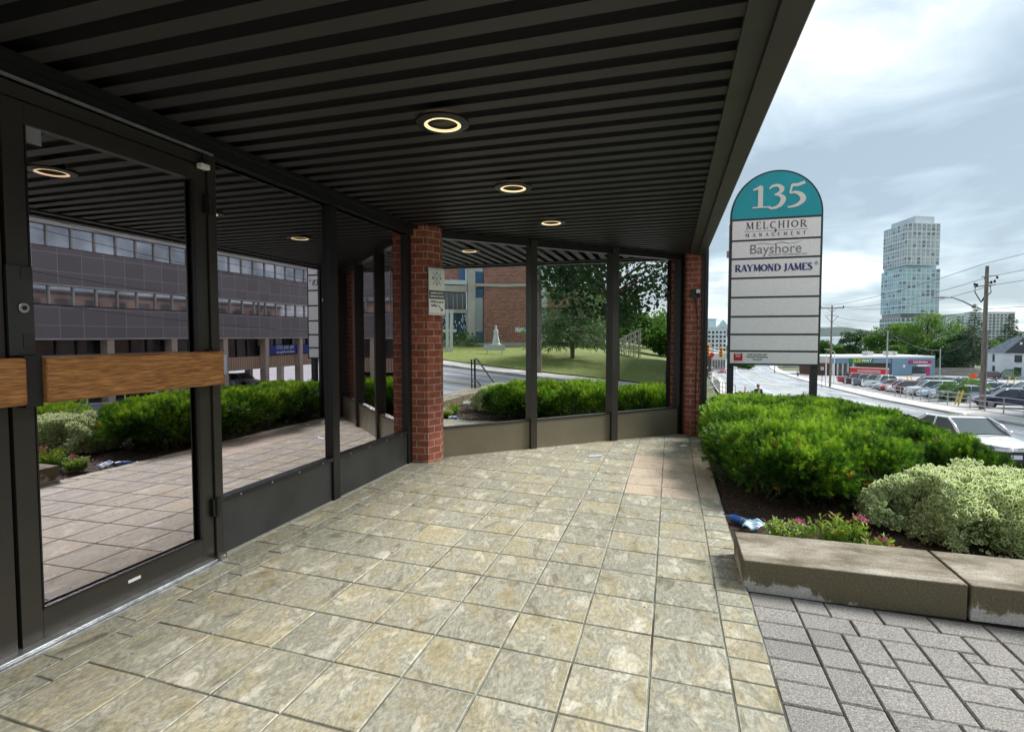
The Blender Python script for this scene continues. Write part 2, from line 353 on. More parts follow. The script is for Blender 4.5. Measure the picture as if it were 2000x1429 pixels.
def old_concrete():
    m,t,b=NT('concrete_wall_stained'); n=t.nodes; l=t.links; tc=n.new('ShaderNodeTexCoord')
    def N_(sc,det,rough=.6,st=None):
        k=n.new('ShaderNodeTexNoise'); k.inputs['Scale'].default_value=sc; k.inputs['Detail'].default_value=det; k.inputs['Roughness'].default_value=rough
        if st: mp=n.new('ShaderNodeMapping'); mp.inputs['Scale'].default_value=st; l.new(tc.outputs['Object'],mp.inputs[0]); l.new(mp.outputs[0],k.inputs[0])
        else: l.new(tc.outputs['Object'],k.inputs[0])
        return k.outputs[0]
    def R_(f,stops):
        r=n.new('ShaderNodeValToRGB'); cr=r.color_ramp
        while len(cr.elements)<len(stops): cr.elements.new(.5)
        for i_,(p,c) in enumerate(stops): cr.elements[i_].position=p; cr.elements[i_].color=(*c,1)
        l.new(f,r.inputs[0]); return r.outputs[0]
    big=N_(2.4,8,.68,(1,2.4,1)); fine=N_(85,7,.85)
    c1=R_(big,[(.34,(.085,.072,.048)),(.44,(.155,.135,.095)),(.53,(.24,.215,.165)),(.66,(.37,.345,.295))])
    f=bmath(t,'ADD',bmath(t,'MULTIPLY',fine,2.8),-.4); v=n.new('ShaderNodeVectorMath'); v.operation='SCALE'; l.new(c1,v.inputs[0]); l.new(f,v.inputs['Scale'])
    # upright faces are a darker brown, with pale lime bloom low down
    g=n.new('ShaderNodeNewGeometry'); sx=n.new('ShaderNodeSeparateXYZ'); l.new(g.outputs['Normal'],sx.inputs[0]); so_=n.new('ShaderNodeSeparateXYZ'); l.new(tc.outputs['Object'],so_.inputs[0])
    side=bmath(t,'SUBTRACT',1.,bmath(t,'ABSOLUTE',sx.outputs[2]),True)
    bl=N_(5,9,.75); bloom=bmath(t,'ADD',bmath(t,'MULTIPLY',bl,1.6),bmath(t,'MULTIPLY',so_.outputs[2],-4.2))
    bloom=bmath(t,'SUBTRACT',bloom,bmath(t,'MULTIPLY',so_.outputs[0],.6))
    c2=R_(bloom,[(.33,(.15,.125,.075)),(.42,(.20,.165,.10)),(.47,(.50,.47,.42)),(.75,(.58,.56,.52))]); v2=n.new('ShaderNodeVectorMath'); v2.operation='SCALE'; l.new(c2,v2.inputs[0]); l.new(f,v2.inputs['Scale'])
    mx=n.new('ShaderNodeMix'); mx.data_type='RGBA'; l.new(side,mx.inputs[0]); l.new(v.outputs[0],mx.inputs[6]); l.new(v2.outputs[0],mx.inputs[7]); l.new(mx.outputs[2],b.inputs['Base Color']); b.inputs['Roughness'].default_value=.92
    bp=n.new('ShaderNodeBump'); bp.inputs['Distance'].default_value=.004; bp.inputs['Strength'].default_value=.9; l.new(fine,bp.inputs['Height']); l.new(bp.outputs[0],b.inputs['Normal'])
old_concrete()
mat('soil',(.035,.022,.014),.95,var=.5,scale=25,bump=1,bscale=50)
mat('grout',(.26,.28,.24),.95,scale=3.2,col2=(.04,.037,.03),det=9)
mat('ink',(.06,.065,.075),.5); mat('navy',(.035,.045,.20),.5); mat('ink_grey',(.22,.22,.24),.5)
mat('teal',(.0,.38,.46),.4,var=.05,scale=2); mat('sign_frame',(.028,.030,.036),.45)
mat('red_sign',(.62,.01,.025),.5)
# textured sign sheet: white, finely speckled
mat('sign_white',(.93,.95,.98),.5,var=.05,scale=42,bump=.1,bscale=60)
mat('white_sheet',(.84,.86,.83),.5)
glassmat('glass_mirror',(.84,.78,.84),.62,(.8,.76,.72),bump=.00045,bscale=.9)
glassmat('glass_bay',(.96,.97,.97),.80,(.35,.33,.3),bump=.0011,bscale=1.1)
# oak push bar: grain along local Y
def oak():
    m,t,b=NT('oak'); n=t.nodes; l=t.links
    tc=n.new('ShaderNodeTexCoord'); mp=n.new('ShaderNodeMapping'); mp.inputs['Scale'].default_value=(20,1.7,30); l.new(tc.outputs['Object'],mp.inputs[0])
    no=n.new('ShaderNodeTexNoise'); no.inputs['Scale'].default_value=3; no.inputs['Detail'].default_value=9; no.inputs['Distortion'].default_value=.8; l.new(mp.outputs[0],no.inputs[0])
    mp2=n.new('ShaderNodeMapping'); mp2.inputs['Scale'].default_value=(90,4.5,150); l.new(tc.outputs['Object'],mp2.inputs[0])
    n2=n.new('ShaderNodeTexNoise'); n2.inputs['Scale'].default_value=3; n2.inputs['Detail'].default_value=4; l.new(mp2.outputs[0],n2.inputs[0])
    f=bmath(t,'ADD',bmath(t,'MULTIPLY',no.outputs[0],.4),bmath(t,'MULTIPLY',n2.outputs[0],.6))
    r=n.new('ShaderNodeValToRGB'); cr=r.color_ramp; cr.elements[0].position=.38; cr.elements[0].color=(.10,.037,.009,1); cr.elements[1].position=.62; cr.elements[1].color=(.54,.27,.085,1)
    e=cr.elements.new(.5); e.color=(.33,.135,.034,1); l.new(f,r.inputs[0]); l.new(r.outputs[0],b.inputs['Base Color']); b.inputs['Roughness'].default_value=.42
    bp=n.new('ShaderNodeBump'); bp.inputs['Distance'].default_value=.003; bp.inputs['Strength'].default_value=.6; l.new(f,bp.inputs['Height']); l.new(bp.outputs[0],b.inputs['Normal'])
oak()
# slate-look floor tiles: every tile gets its own tint and its own patch of veining
def stone_tile(name, ramp, rough=.45):
    m,t,b=NT(name); n=t.nodes; l=t.links
    tc=n.new('ShaderNodeTexCoord'); A=n.new('ShaderNodeAttribute'); A.attribute_name='rnd'
    cb=n.new('ShaderNodeCombineXYZ'); l.new(bmath(t,'MULTIPLY',A.outputs['Fac'],37.),cb.inputs[2]); l.new(bmath(t,'MULTIPLY',A.outputs['Fac'],91.),cb.inputs[0])
    va=n.new('ShaderNodeVectorMath'); va.operation='ADD'; l.new(tc.outputs['Object'],va.inputs[0]); l.new(cb.outputs[0],va.inputs[1])
    rot=n.new('ShaderNodeMapping'); l.new(va.outputs[0],rot.inputs[0]); rot.inputs['Scale'].default_value=(1.9,1,1); rot.inputs['Rotation'].default_value=(0,0,.5)
    no=n.new('ShaderNodeTexNoise'); no.inputs['Scale'].default_value=4.2; no.inputs['Detail'].default_value=12; no.inputs['Roughness'].default_value=.68; no.inputs['Distortion'].default_value=.55; l.new(rot.outputs[0],no.inputs[0])
    r=n.new('ShaderNodeValToRGB'); cr=r.color_ramp
    while len(cr.elements)<len(ramp): cr.elements.new(.5)
    for i,(p,c) in enumerate(ramp): cr.elements[i].position=p; cr.elements[i].color=(*c,1)
    l.new(no.outputs[0],r.inputs[0])
    och=n.new('ShaderNodeTexNoise'); och.inputs['Scale'].default_value=3.1; och.inputs['Detail'].default_value=10; och.inputs['Roughness'].default_value=.72; och.inputs['Distortion'].default_value=.9
    v3=n.new('ShaderNodeVectorMath'); v3.operation='ADD'; l.new(rot.outputs[0],v3.inputs[0]); v3.inputs[1].default_value=(5.2,1.3,8.8); l.new(v3.outputs[0],och.inputs[0])
    om=n.new('ShaderNodeMapRange'); l.new(bmath(t,'ADD',och.outputs[0],bmath(t,'MULTIPLY',bmath(t,'SUBTRACT',A.outputs['Fac'],.5),.09)),om.inputs[0]); om.inputs[1].default_value=.46; om.inputs[2].default_value=.62; om.inputs[3].default_value=0; om.inputs[4].default_value=.42 if name=='tile' else 0.
    mo=n.new('ShaderNodeMix'); mo.data_type='RGBA'; l.new(om.outputs[0],mo.inputs[0]); l.new(r.outputs[0],mo.inputs[6]); mo.inputs[7].default_value=(.38,.305,.145,1)
    fine=n.new('ShaderNodeTexNoise'); fine.inputs['Scale'].default_value=38; fine.inputs['Detail'].default_value=6; fine.inputs['Roughness'].default_value=.7; l.new(rot.outputs[0],fine.inputs[0])
    big=n.new('ShaderNodeTexNoise'); big.inputs['Scale'].default_value=.7; big.inputs['Detail'].default_value=3; l.new(tc.outputs['Object'],big.inputs[0])
    k=bmath(t,'ADD',bmath(t,'MULTIPLY',fine.outputs[0],1.35),.19)
    k=bmath(t,'MULTIPLY',k,bmath(t,'ADD',bmath(t,'MULTIPLY',A.outputs['Fac'],.20),.88))
    k=bmath(t,'MULTIPLY',k,bmath(t,'ADD',bmath(t,'MULTIPLY',big.outputs[0],.4),.8))
    vs=n.new('ShaderNodeVectorMath'); vs.operation='SCALE'; l.new(mo.outputs[2],vs.inputs[0]); l.new(k,vs.inputs['Scale'])
    l.new(vs.outputs[0],b.inputs['Base Color'])
    l.new(bmath(t,'ADD',bmath(t,'MULTIPLY',fine.outputs[0],.3),rough+.05),b.inputs['Roughness']); b.inputs['Specular IOR Level'].default_value=.22
    bp=n.new('ShaderNodeBump'); bp.inputs['Distance'].default_value=.006; bp.inputs['Strength'].default_value=.5; l.new(no.outputs[0],bp.inputs['Height'])
    b2=n.new('ShaderNodeBump'); b2.inputs['Distance'].default_value=.0015; b2.inputs['Strength'].default_value=.6; l.new(fine.outputs[0],b2.inputs['Height']); l.new(bp.outputs[0],b2.inputs['Normal']); l.new(b2.outputs[0],b.inputs['Normal'])
stone_tile('tile',[(.30,(.12,.125,.10)),(.41,(.27,.265,.205)),(.47,(.39,.385,.32)),(.52,(.245,.25,.205)),(.57,(.42,.41,.335)),(.66,(.55,.54,.47))])
stone_tile('tile_pink',[(.3,(.38,.30,.22)),(.5,(.52,.44,.345)),(.7,(.44,.37,.285))])
def paver():
    m,t,b=NT('paver'); n=t.nodes; l=t.links
    tc=n.new('ShaderNodeTexCoord'); A=n.new('ShaderNodeAttribute'); A.attribute_name='rnd'
    f=n.new('ShaderNodeTexNoise'); f.inputs['Scale'].default_value=130; f.inputs['Detail'].default_value=6; f.inputs['Roughness'].default_value=.8; l.new(tc.outputs['Object'],f.inputs[0])
    g=n.new('ShaderNodeTexNoise'); g.inputs['Scale'].default_value=1.6; g.inputs['Detail'].default_value=6; l.new(tc.outputs['Object'],g.inputs[0])
    r=n.new('ShaderNodeValToRGB'); cr=r.color_ramp; cr.elements[0].position=.36; cr.elements[0].color=(.07,.068,.066,1); cr.elements[1].position=.66; cr.elements[1].color=(.44,.43,.405,1)
    e=cr.elements.new(.48); e.color=(.185,.180,.170,1); l.new(f.outputs[0],r.inputs[0])
    k=bmath(t,'MULTIPLY',bmath(t,'ADD',bmath(t,'MULTIPLY',A.outputs['Fac'],.3),.82),bmath(t,'ADD',bmath(t,'MULTIPLY',g.outputs[0],.5),.75))
    vs=n.new('ShaderNodeVectorMath'); vs.operation='SCALE'; l.new(r.outputs[0],vs.inputs[0]); l.new(k,vs.inputs['Scale']); l.new(vs.outputs[0],b.inputs['Base Color'])
    b.inputs['Roughness'].default_value=.85
    bp=n.new('ShaderNodeBump'); bp.inputs['Distance'].default_value=.004; bp.inputs['Strength'].default_value=.8; l.new(f.outputs[0],bp.inputs['Height']); l.new(bp.outputs[0],b.inputs['Normal'])
paver()
def asphalt():
    m,t,b=NT('asphalt'); n=t.nodes; l=t.links
    tc=n.new('ShaderNodeTexCoord')
    mp=n.new('ShaderNodeMapping'); mp.inputs['Scale'].default_value=(.5,.06,.3); l.new(tc.outputs['Object'],mp.inputs[0])
    g=n.new('ShaderNodeTexNoise'); g.inputs['Scale'].default_value=1.3; g.inputs['Detail'].default_value=6; l.new(mp.outputs[0],g.inputs[0])
    f=n.new('ShaderNodeTexNoise'); f.inputs['Scale'].default_value=30; f.inputs['Detail'].default_value=5; l.new(tc.outputs['Object'],f.inputs[0])
    r=n.new('ShaderNodeValToRGB'); cr=r.color_ramp; cr.elements[0].position=.38; cr.elements[0].color=(.24,.25,.27,1); cr.elements[1].position=.6; cr.elements[1].color=(.40,.42,.45,1)
    l.new(bmath(t,'ADD',bmath(t,'MULTIPLY',g.outputs[0],.8),bmath(t,'MULTIPLY',f.outputs[0],.2)),r.inputs[0]); l.new(r.outputs[0],b.inputs['Base Color'])
    mr=n.new('ShaderNodeMapRange'); mr.inputs[1].default_value=.4; mr.inputs[2].default_value=.6; mr.inputs[3].default_value=.22; mr.inputs[4].default_value=.5; l.new(g.outputs[0],mr.inputs[0]); l.new(mr.outputs[0],b.inputs['Roughness'])
    bp=n.new('ShaderNodeBump'); bp.inputs['Distance'].default_value=.004; bp.inputs['Strength'].default_value=.4; l.new(f.outputs[0],bp.inputs['Height']); l.new(bp.outputs[0],b.inputs['Normal'])
asphalt()
mat('sidewalk',(.56,.54,.51),.8,var=.15,scale=1.5,bump=.2)
mat('kerb',(.40,.39,.37),.85,var=.2,scale=2)
mat('lot_asphalt',(.34,.345,.35),.7,var=.25,scale=.4,bump=.2)
mat('paint_white',(.75,.75,.73),.6,var=.1,scale=2); mat('paint_yellow',(.55,.46,.24),.6,var=.15,scale=3)
mat('grass',(.21,.25,.04),.9,var=.0,scale=3,bump=.6,bscale=25,col2=(.11,.16,.022))
mat('ground',(.10,.12,.05),.95,var=.3,scale=.05)
mat('water',(.22,.34,.40),.12)
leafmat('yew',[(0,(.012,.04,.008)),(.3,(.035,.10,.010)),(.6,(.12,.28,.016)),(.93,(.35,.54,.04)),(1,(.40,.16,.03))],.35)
leafmat('euonymus',[(0,(.08,.18,.03)),(.5,(.18,.36,.06)),(1,(.30,.50,.11))],.35,edge=(.58,(.82,.86,.56)))
leafmat('spirea',[(0,(.10,.26,.02)),(.6,(.24,.42,.04)),(.85,(.34,.40,.06)),(1,(.34,.10,.08))],.4)
leafmat('flower',[(0,(.55,.08,.22)),(1,(.75,.22,.38))],.3)
leafmat('flower_white',[(0,(.6,.65,.5)),(1,(.8,.8,.75))],.3)
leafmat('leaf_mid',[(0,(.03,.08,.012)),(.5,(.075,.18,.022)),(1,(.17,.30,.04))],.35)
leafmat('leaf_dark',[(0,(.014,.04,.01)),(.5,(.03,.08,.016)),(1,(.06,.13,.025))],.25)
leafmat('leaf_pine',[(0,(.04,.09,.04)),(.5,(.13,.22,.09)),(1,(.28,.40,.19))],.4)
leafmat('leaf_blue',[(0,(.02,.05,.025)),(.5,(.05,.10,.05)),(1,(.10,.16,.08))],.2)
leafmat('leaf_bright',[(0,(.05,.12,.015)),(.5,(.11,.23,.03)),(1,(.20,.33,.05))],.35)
leafmat('litterleaf',[(0,(.05,.025,.012)),(.6,(.12,.06,.03)),(1,(.30,.13,.06))],.1)
mat('bark',(.09,.06,.04),.9,var=.4,scale=20,bump=.6,bscale=30); mat('bark_grey',(.17,.15,.13),.9,var=.3,scale=8,bump=.5)
mat('pole_wood',(.20,.17,.145),.9,var=.3,scale=5,bump=.3,stretch=(3,3,.3))
mat('galv',(.38,.40,.42),.45,.5,var=.1); mat('wire',(.03,.03,.035),.6); mat('steel_dark',(.03,.03,.033),.5,.3)
mat('hill',(.03,.065,.06),1,var=.35,scale=.012,bump=0,det=8)

# ------------------------------------------------------------------ setting: ground, road, pavements
def sheet(name, xs_of_y, ys, zoff, m, zfun=terr):
    V=[];F=[];n=None
    for y in ys:
        xs=xs_of_y(y); n=len(xs)
        for x in xs: V.append((x,y,zfun(x,y)+zoff))
    for j in range(len(ys)-1):
        for i in range(n-1): a=j*n+i; F.append((a,a+1,a+n+1,a+n))
    me=bpy.data.meshes.new(name); me.from_pydata(V,[],F); me.update(); return struct(link(name,me,m))
YR=list(np.arange(-60,30,1.5))+list(np.arange(30,120,4))+list(np.arange(120,420,10))
YR=[float(y) for y in YR]
def gx(y):
    a,b=nk(y),fk(y); left=[-300,-120,-50,-20,-8,0,1.5,2.8,3.6,4.7,5.1,5.5,5.8,a-2.01]; left=sorted(set(min(v,a-2.01-.001*(20-i)) for i,v in enumerate(left)))
    while len(left)<14: left.insert(0,left[0]-10)
    return left+[a-1.99,a-.01,a+.4,b-.4,b+.01,b+2.25,b+2.5,b+5,b+8,b+12,b+15.3,b+30,b+60,b+110,b+200,b+420]
def gz(x,y):
    z=terr(x,y); a,b=nk(y),fk(y)
    if a-2.3<x<b+2.6: z-=.35
    elif x>=b+2.49 and y>9: z-=.05
    if x<.6 and y<10.5: z-=.25
    return z
sheet('ground',gx,YR,0,'ground',gz)
YM=[400.,520.,900.,1800.]
me=MB()
for i in range(3):
    z=[-12.5,-16.,-22,-22]
    me.quad((-600,YM[i],z[i]-.4),(2500,YM[i],z[i]-.4),(2500,YM[i+1],z[i+1]-.4),(-600,YM[i+1],z[i+1]-.4))
struct(me.build('far_ground','ground'))
b=MB(); b.quad((-3000,470,-14.6),(4000,470,-14.6),(4000,3800,-14.6),(-3000,3800,-14.6)); struct(b.build('lake_water','water'))
lin=lambda a,b,n:[a+(b-a)*i/(n-1) for i in range(n)]
sheet('road',lambda y:lin(nk(y)+.15,fk(y)-.15,5),YR,0,'asphalt',lambda x,y:rz(y))
for nm,f in (('sidewalk_near',lambda y:lin(nk(y)-2.0,nk(y)-.16,3)),('sidewalk_far',lambda y:lin(fk(y)+.16,fk(y)+2.45,3))):
    sheet(nm,f,YR,.004,'sidewalk',lambda x,y:rz(y)+.13)
for nm,c in (('kerb_near',nk),('kerb_far',fk)):
    V=[];F=[]
    for y in YR:
        s=-1 if c is nk else 1
        for dx,dz in ((-.17,-.2),(-.15,.135),(.15,.135),(.17,-.2)): V.append((c(y)+dx,y,rz(y)+dz))
    for j in range(len(YR)-1):
        for i in range(3): a=j*4+i; F.append((a,a+1,a+5,a+4))
    m_=bpy.data.meshes.new(nm); m_.from_pydata(V,[],F); m_.update(); struct(link(nm,m_,'kerb'))
def stripe(name, fx, w, y0, y1, m, dash=None):
    mb=MB(); y=y0
    while y<y1:
        L=dash[0] if dash else 3.0; L=min(L,y1-y); n=max(1,int(L/3)); 
        for k in range(n):
            a=y+L*k/n; b=y+L*(k+1)/n
            mb.quad((fx(a)-w/2,a,rz(a)+.008),(fx(a)+w/2,a,rz(a)+.008),(fx(b)+w/2,b,rz(b)+.008),(fx(b)-w/2,b,rz(b)+.008))
        y+=dash[1] if dash else L
    o=mb.build(name,m); struct(o)
mid=lambda y:(nk(y)+fk(y))/2
stripe('centre_line',lambda y:mid(y)-.13,.11,-50,300,'paint_yellow'); stripe('centre_line',lambda y:mid(y)+.13,.11,-50,300,'paint_yellow')
stripe('lane_line',lambda y:mid(y)+3.0,.14,-50,300,'paint_white',(3,9)); stripe('lane_line',lambda y:mid(y)-2.7,.14,42,300,'paint_white')
stripe('lane_line',lambda y:fk(y)-1.5,.12,-40,60,'paint_white')
# lawn in front of the brick building, parking lots
sheet('lawn',lambda y:[fk(y)+x for x in (2.46,3.5,5,7,9,11,13,15.3,22,40,70)],[float(y) for y in np.arange(-58,8.6,1.5)],.05,'grass')
sheet('parking_lot',lambda y:[fk(y)+x for x in (2.46,10,25,50,80,120)],[float(y) for y in list(np.arange(46.5,120,4))+list(np.arange(120,190,10))],.03,'lot_asphalt')
sheet('parking_lot',lambda y:[fk(y)+x for x in (2.46,6,12,30,60)],[float(y) for y in np.arange(9,46.6,2.5)],.03,'lot_asphalt')
# wooded hills beyond the lake
V=[];F=[];nx=160
for j in range(7):
    for i in range(nx):
        x=-1500+i*30; y=3600+j*260
        h=max(0,-abs(j-4)*.22+1)*(62+18*math.sin(x*.0021)+10*math.sin(x*.0063+1)+5*math.sin(x*.021)+random.uniform(-2,2))
        V.append((x,y,-16+h))
for j in range(6):
    for i in range(nx-1): a=j*nx+i; F.append((a,a+1,a+nx+1,a+nx))
m_=bpy.data.meshes.new('hills'); m_.from_pydata(V,[],F); m_.update(); struct(link('hills',m_,'hill',smooth=True))

# ------------------------------------------------------------------ tiled forecourt
TS=.34; X0=-3.213*TS; Y0=10.87*TS; SLX=-.0218
fz=lambda x:SLX*x
V=[];F=[];R=[];VP=[];FP=[];RP=[]
def slab(V,F,R,x0,y0,x1,y1,z,g=.0045,ch=.003,th=.02,rv=None,zf=fz,jit=.0007):
    dz=random.uniform(-jit,jit); j=lambda:random.uniform(-.0012,.0012)
    x0+=g+j();x1-=g+j();y0+=g+j();y1-=g+j(); i=len(V)
    for (zz_,c) in ((-th,0),(-ch,0),(0,ch)):
        for x,y in ((x0+c,y0+c),(x1-c,y0+c),(x1-c,y1-c),(x0+c,y1-c)): V.append((x,y,zf(x)+z+zz_+dz+random.uniform(-jit,jit)*.6))
    r=random.random() if rv is None else rv
    F.append((i+8,i+9,i+10,i+11)); R.append(r)
    for a in (0,4):
        for k in range(4): q=(k+1)%4; F.append((i+a+k,i+a+q,i+a+4+q,i+a+4+k)); R.append(r)
cm,cM=-4,4
XA=X0+cm*TS; XB=X0+cM*TS                      # field of full tiles
bay=lambda x,y: y>x+8.30+.25
for c in range(cm,cM):
    r=-40
    for r in range(-14,30):
        x0=X0+c*TS; y0=Y0-(r+1)*TS; x1=x0+TS; y1=y0+TS
        if bay(x0+TS*.9,y0+TS*.1): continue
        pink=c>=2 and 5.1<(y0+y1)/2<6.85
        (slab(VP,FP,RP,x0,y0,x1,y1,0) if pink else slab(V,F,R,x0,y0,x1,y1,0))
y=-6.4; k=0
while y<9.2:
    pink=5.1<y<6.85
    (slab(VP,FP,RP,XB,y,.452,y+TS/2,0) if pink else slab(V,F,R,XB,y,.452,y+TS/2,0)); y+=TS/2
y=-6.3
while y<5.6:
    slab(V,F,R,-2.565,y,XA,y+TS,0,rv=random.random()*.3); slab(V,F,R,-2.80,y+.11,-2.565,y+.11+TS,0); y+=TS
    if random.random()<.0: break
fastmesh('tile_floor',V,F,'tile',rnd=R)['kind']='structure'
fastmesh('tile_floor_patch',VP,FP,'tile_pink',rnd=RP)['kind']='structure'
b=MB(); b.v=[(-2.9,-6.5,fz(-2.9)-.0045),(.455,-6.5,fz(.455)-.0045),(.455,8.6,fz(.455)-.0045),(.2,8.6,fz(.2)-.0045),(-2.9,5.6,fz(-2.9)-.0045)]; b.f=[(0,1,2,3,4)]
struct(b.build('floor_grout','grout'))
b=MB(); b.box(-2.95,-6.5,-.4,.452,9.0,-.03); struct(b.build('floor_slab','kerb'))
# concrete pavers beside it
V=[];F=[];R=[]; u=.0835; px0=.455; W_,H_=45,118; occ=np.zeros((W_,H_),bool)
for j in range(H_): 
    if occ[0,j]: continue
zf2=lambda x:-.02-.016*x
for j in range(H_//2):
    slab(V,F,R,px0,3.37-(j+1)*2*u,px0+.232,3.37-j*2*u,0,g=.0035,ch=.006,th=.03,zf=zf2,jit=.0015)
opts=[(2,2),(3,2),(2,3),(1,2),(2,1),(1,1)]; wts=[4,5,3,1.,.5,.01]
for j in range(H_):
    for i in range(W_):
        if occ[i,j]: continue
        for _ in range(12):
            a,c=random.choices(opts,wts)[0]
            if i+a<=W_ and j+c<=H_ and not occ[i:i+a,j:j+c].any(): break
        else: a,c=1,1
        occ[i:i+a,j:j+c]=True
        slab(V,F,R,px0+.232+i*u,3.37-(j+c)*u,px0+.232+(i+a)*u,3.37-j*u,0,g=.0035,ch=.006,th=.03,zf=zf2,jit=.0015)
fastmesh('paver_paving',V,F,'paver',rnd=R)['kind']='structure'
b=MB(); b.v=[(.456,-6.5,zf2(.456)-.011),(4.45,-6.5,zf2(4.45)-.011),(4.45,3.5,zf2(4.45)-.011),(.456,3.5,zf2(.456)-.011)]; b.f=[(0,1,2,3)]; struct(b.build('paving_joint_sand','soil'))
# steps down to the street pavement
for k in range(5):
    b=MB(); z=-.10-.16*(k+1); b.box(4.45+.32*k,-6.5,-1.6,4.45+.32*(k+1)-.003,3.3,z); struct(b.build('stair_step','kerb'))
# planting bed
sheet('planting_bed_soil',lambda y:[.47,1.2,2,2.8,3.2,3.7,4.2],[3.9+.65*i for i in range(11)],.03,'soil')

# ------------------------------------------------------------------ entrance building
FX=-2.79
B=thing('entrance_building','dark bronze glass fronted building with slatted canopy over the tiled forecourt','building',(-6,2,0))
def bp(mb,name,m,par=None,**k):
    if par is None: return part(mb,name,m,B,**k)
    return mb.build(name,m,par,**k)
# canopy soffit of slats with black recess
mb=MB(); y=-6.2
while y<9.3:
    mb.box(-2.74,y,2.700,.25,y+.088,2.706); y+=.1705
bp(mb,'soffit_slats','soffit_slat')
bp(MB().box(-2.9,-6.4,2.80,.32,9.6,2.9),'soffit_deck','recess_black')
mb=MB().box(.25,-6.4,2.685,.355,9.0,2.72); bp(mb,'soffit_trim','trim_olive')
mb=MB().box(.358,-6.4,2.660,.465,9.0,2.95); bp(mb,'fascia','trim_brown')
mb=MB().box(.467,-6.4,2.70,.485,8.95,3.3); mb.box(.487,-6.4,2.80,.505,8.95,3.3); bp(mb,'fascia_edge','fascia_grey')
for k in range(14): bp(MB().obox((.492,-5.5+k*1.02,2.79),(1,0,0),(0,1,0),(0,0,1),.018,.02,.03),'fascia_clip','fascia_grey')
# header above doors and windows: stepped dark beads
mb=MB().box(-2.80,-6.4,2.665,-2.70,5.42,2.70).box(-2.80,-6.4,2.60,-2.755,5.42,2.663); bp(mb,'header_upper_bead','bronze_dark')
mb=MB().box(-2.80,-6.4,2.60,-2.738,2.69,2.612); bp(mb,'header_drip','aluminium')
mb=MB().box(-2.83,-6.4,2.535,-2.775,2.69,2.598); bp(mb,'header_lower_bead','bronze')
mb=MB().box(-2.82,2.69,2.59,-2.785,5.3,2.62); bp(mb,'header_window_bead','bronze_dark')
# masses
mb=MB().box(-9,-7,2.95,.30,8.6,10.0); bp(mb,'upper_wall','brick_red')
mb=MB().prism([(-9,5.6),(-2.99,5.6),(-.02,8.62),(-.02,9.2),(-9,9.2)],2.78,2.9); bp(mb,'ceiling_slab','recess_black')
mb=MB().box(-9,-7,.02,-8.9,9.2,2.8).box(-9,-7,.02,-2.8,-6.9,2.8).box(-9,9.1,.02,.2,9.2,2.8); bp(mb,'interior_wall','interior_dark')
mb=MB().prism([(-9,-7),(-2.85,-7),(-2.85,5.5),(-.1,8.3),(.1,9.1),(-9,9.1)],-.1,.025); bp(mb,'interior_floor','interior_floor')
mb=MB().box(-8.9,-7,2.72,-2.9,9.1,2.78); bp(mb,'interior_ceiling','interior_dark')
# windows of the street front
def glass_pane(x,y0,y1,z0,z1,par,m='glass_mirror'):
    return MB().quad((x,y0,z0),(x,y1,z0),(x,y1,z1),(x,y0,z1)).build('glass',m,par)
def window(y0,y1,z0,z1,dy0,dy1):
    f=bp(MB().box(-2.86,y0,z0-.03,-2.775,y1,z0),'window','bronze_dark'); MB().box(-2.86,y0,z1,FX,y1,z1+.03).build('head','bronze_dark',f); glass_pane(-2.815,y0,y1,z0,z1,f)
    p=MB().box(-2.86,dy0,.05,-2.795,dy1,z0-.03); q=p.build('base_panel','panel_dark',f)
    for k in range(4): yy=y0+(y1-y0)*(k+.5)/4; MB().obox((-2.774,yy,z0-.015),(1,0,0),(0,1,0),(0,0,1),.003,.006,.006).build('screw','aluminium',f)
    return f
window(2.735,3.915,.438,2.59,2.70,3.915)
window(4.010,5.285,.438,2.59,4.010,5.30)
bp(MB().box(-2.90,3.915,.05,-2.772,4.010,2.60),'mullion','bronze_dark',bevel=.003)
bp(MB().box(-2.90,5.285,.05,-2.775,5.375,2.66),'mullion','bronze_dark',bevel=.003)
bp(MB().box(-2.795,2.70,.03,-2.765,5.37,.065),'base_caulk','caulk')
bp(MB().box(-2.88,2.672,.05,-2.77,2.733,2.66),'door_jamb','bronze',bevel=.003)
# double doors
def door(ya,yb,name_lbl,hinge_far=True):
    st=.085; f=MB(); x0,x1=-2.84,-2.785
    f.box(x0,ya,.075,x1,ya+st,2.53).box(x0,yb-st,.075,x1,yb,2.53)
    f.box(x0,ya+st,.075,x1,yb-st,.22).box(x0,ya+st,2.435,x1,yb-st,2.53)
    d=bp(f,'door','bronze',bevel=.002); d['label']=name_lbl
    glass_pane(-2.81,ya+st,yb-st,.22,2.435,d)
    g=MB().box(-2.79,ya+st,.215,-2.781,yb-st,.228).box(-2.79,ya+st,.222,-2.781,ya+st+.006,2.43).box(-2.79,yb-st-.018,.222,-2.781,yb-st,2.43); g.build('glazing_bead','bronze_dark',d)
    return d
d1=door(1.612,2.667,'glazed door with oak push bar nearest the window'); d2=door(.55,1.595,'glazed door leaf cut by the left edge')
def push(ya,yb,par):
    b=MB().box(-2.775,ya,1.183,-2.70,yb,1.392); return b.build('push_bar','oak',par,bevel=.014,seg=4)
pb=push(1.70,2.70,d1); push(.60,1.625,d2)
MB().box(-2.79,1.63,1.17,-2.73,1.70,1.40).build('bar_bracket','rubber',d1)
lk=MB().box(-2.788,1.60,1.40,-2.768,1.70,1.80); L=lk.build('lock_plate','panel_dark',d1,bevel=.003)
cy=MB().tube([(-2.77,1.655,1.613),(-2.755,1.655,1.613)],.022,24); c_=cy.build('lock_cylinder','steel_lock',L,bevel=.003)
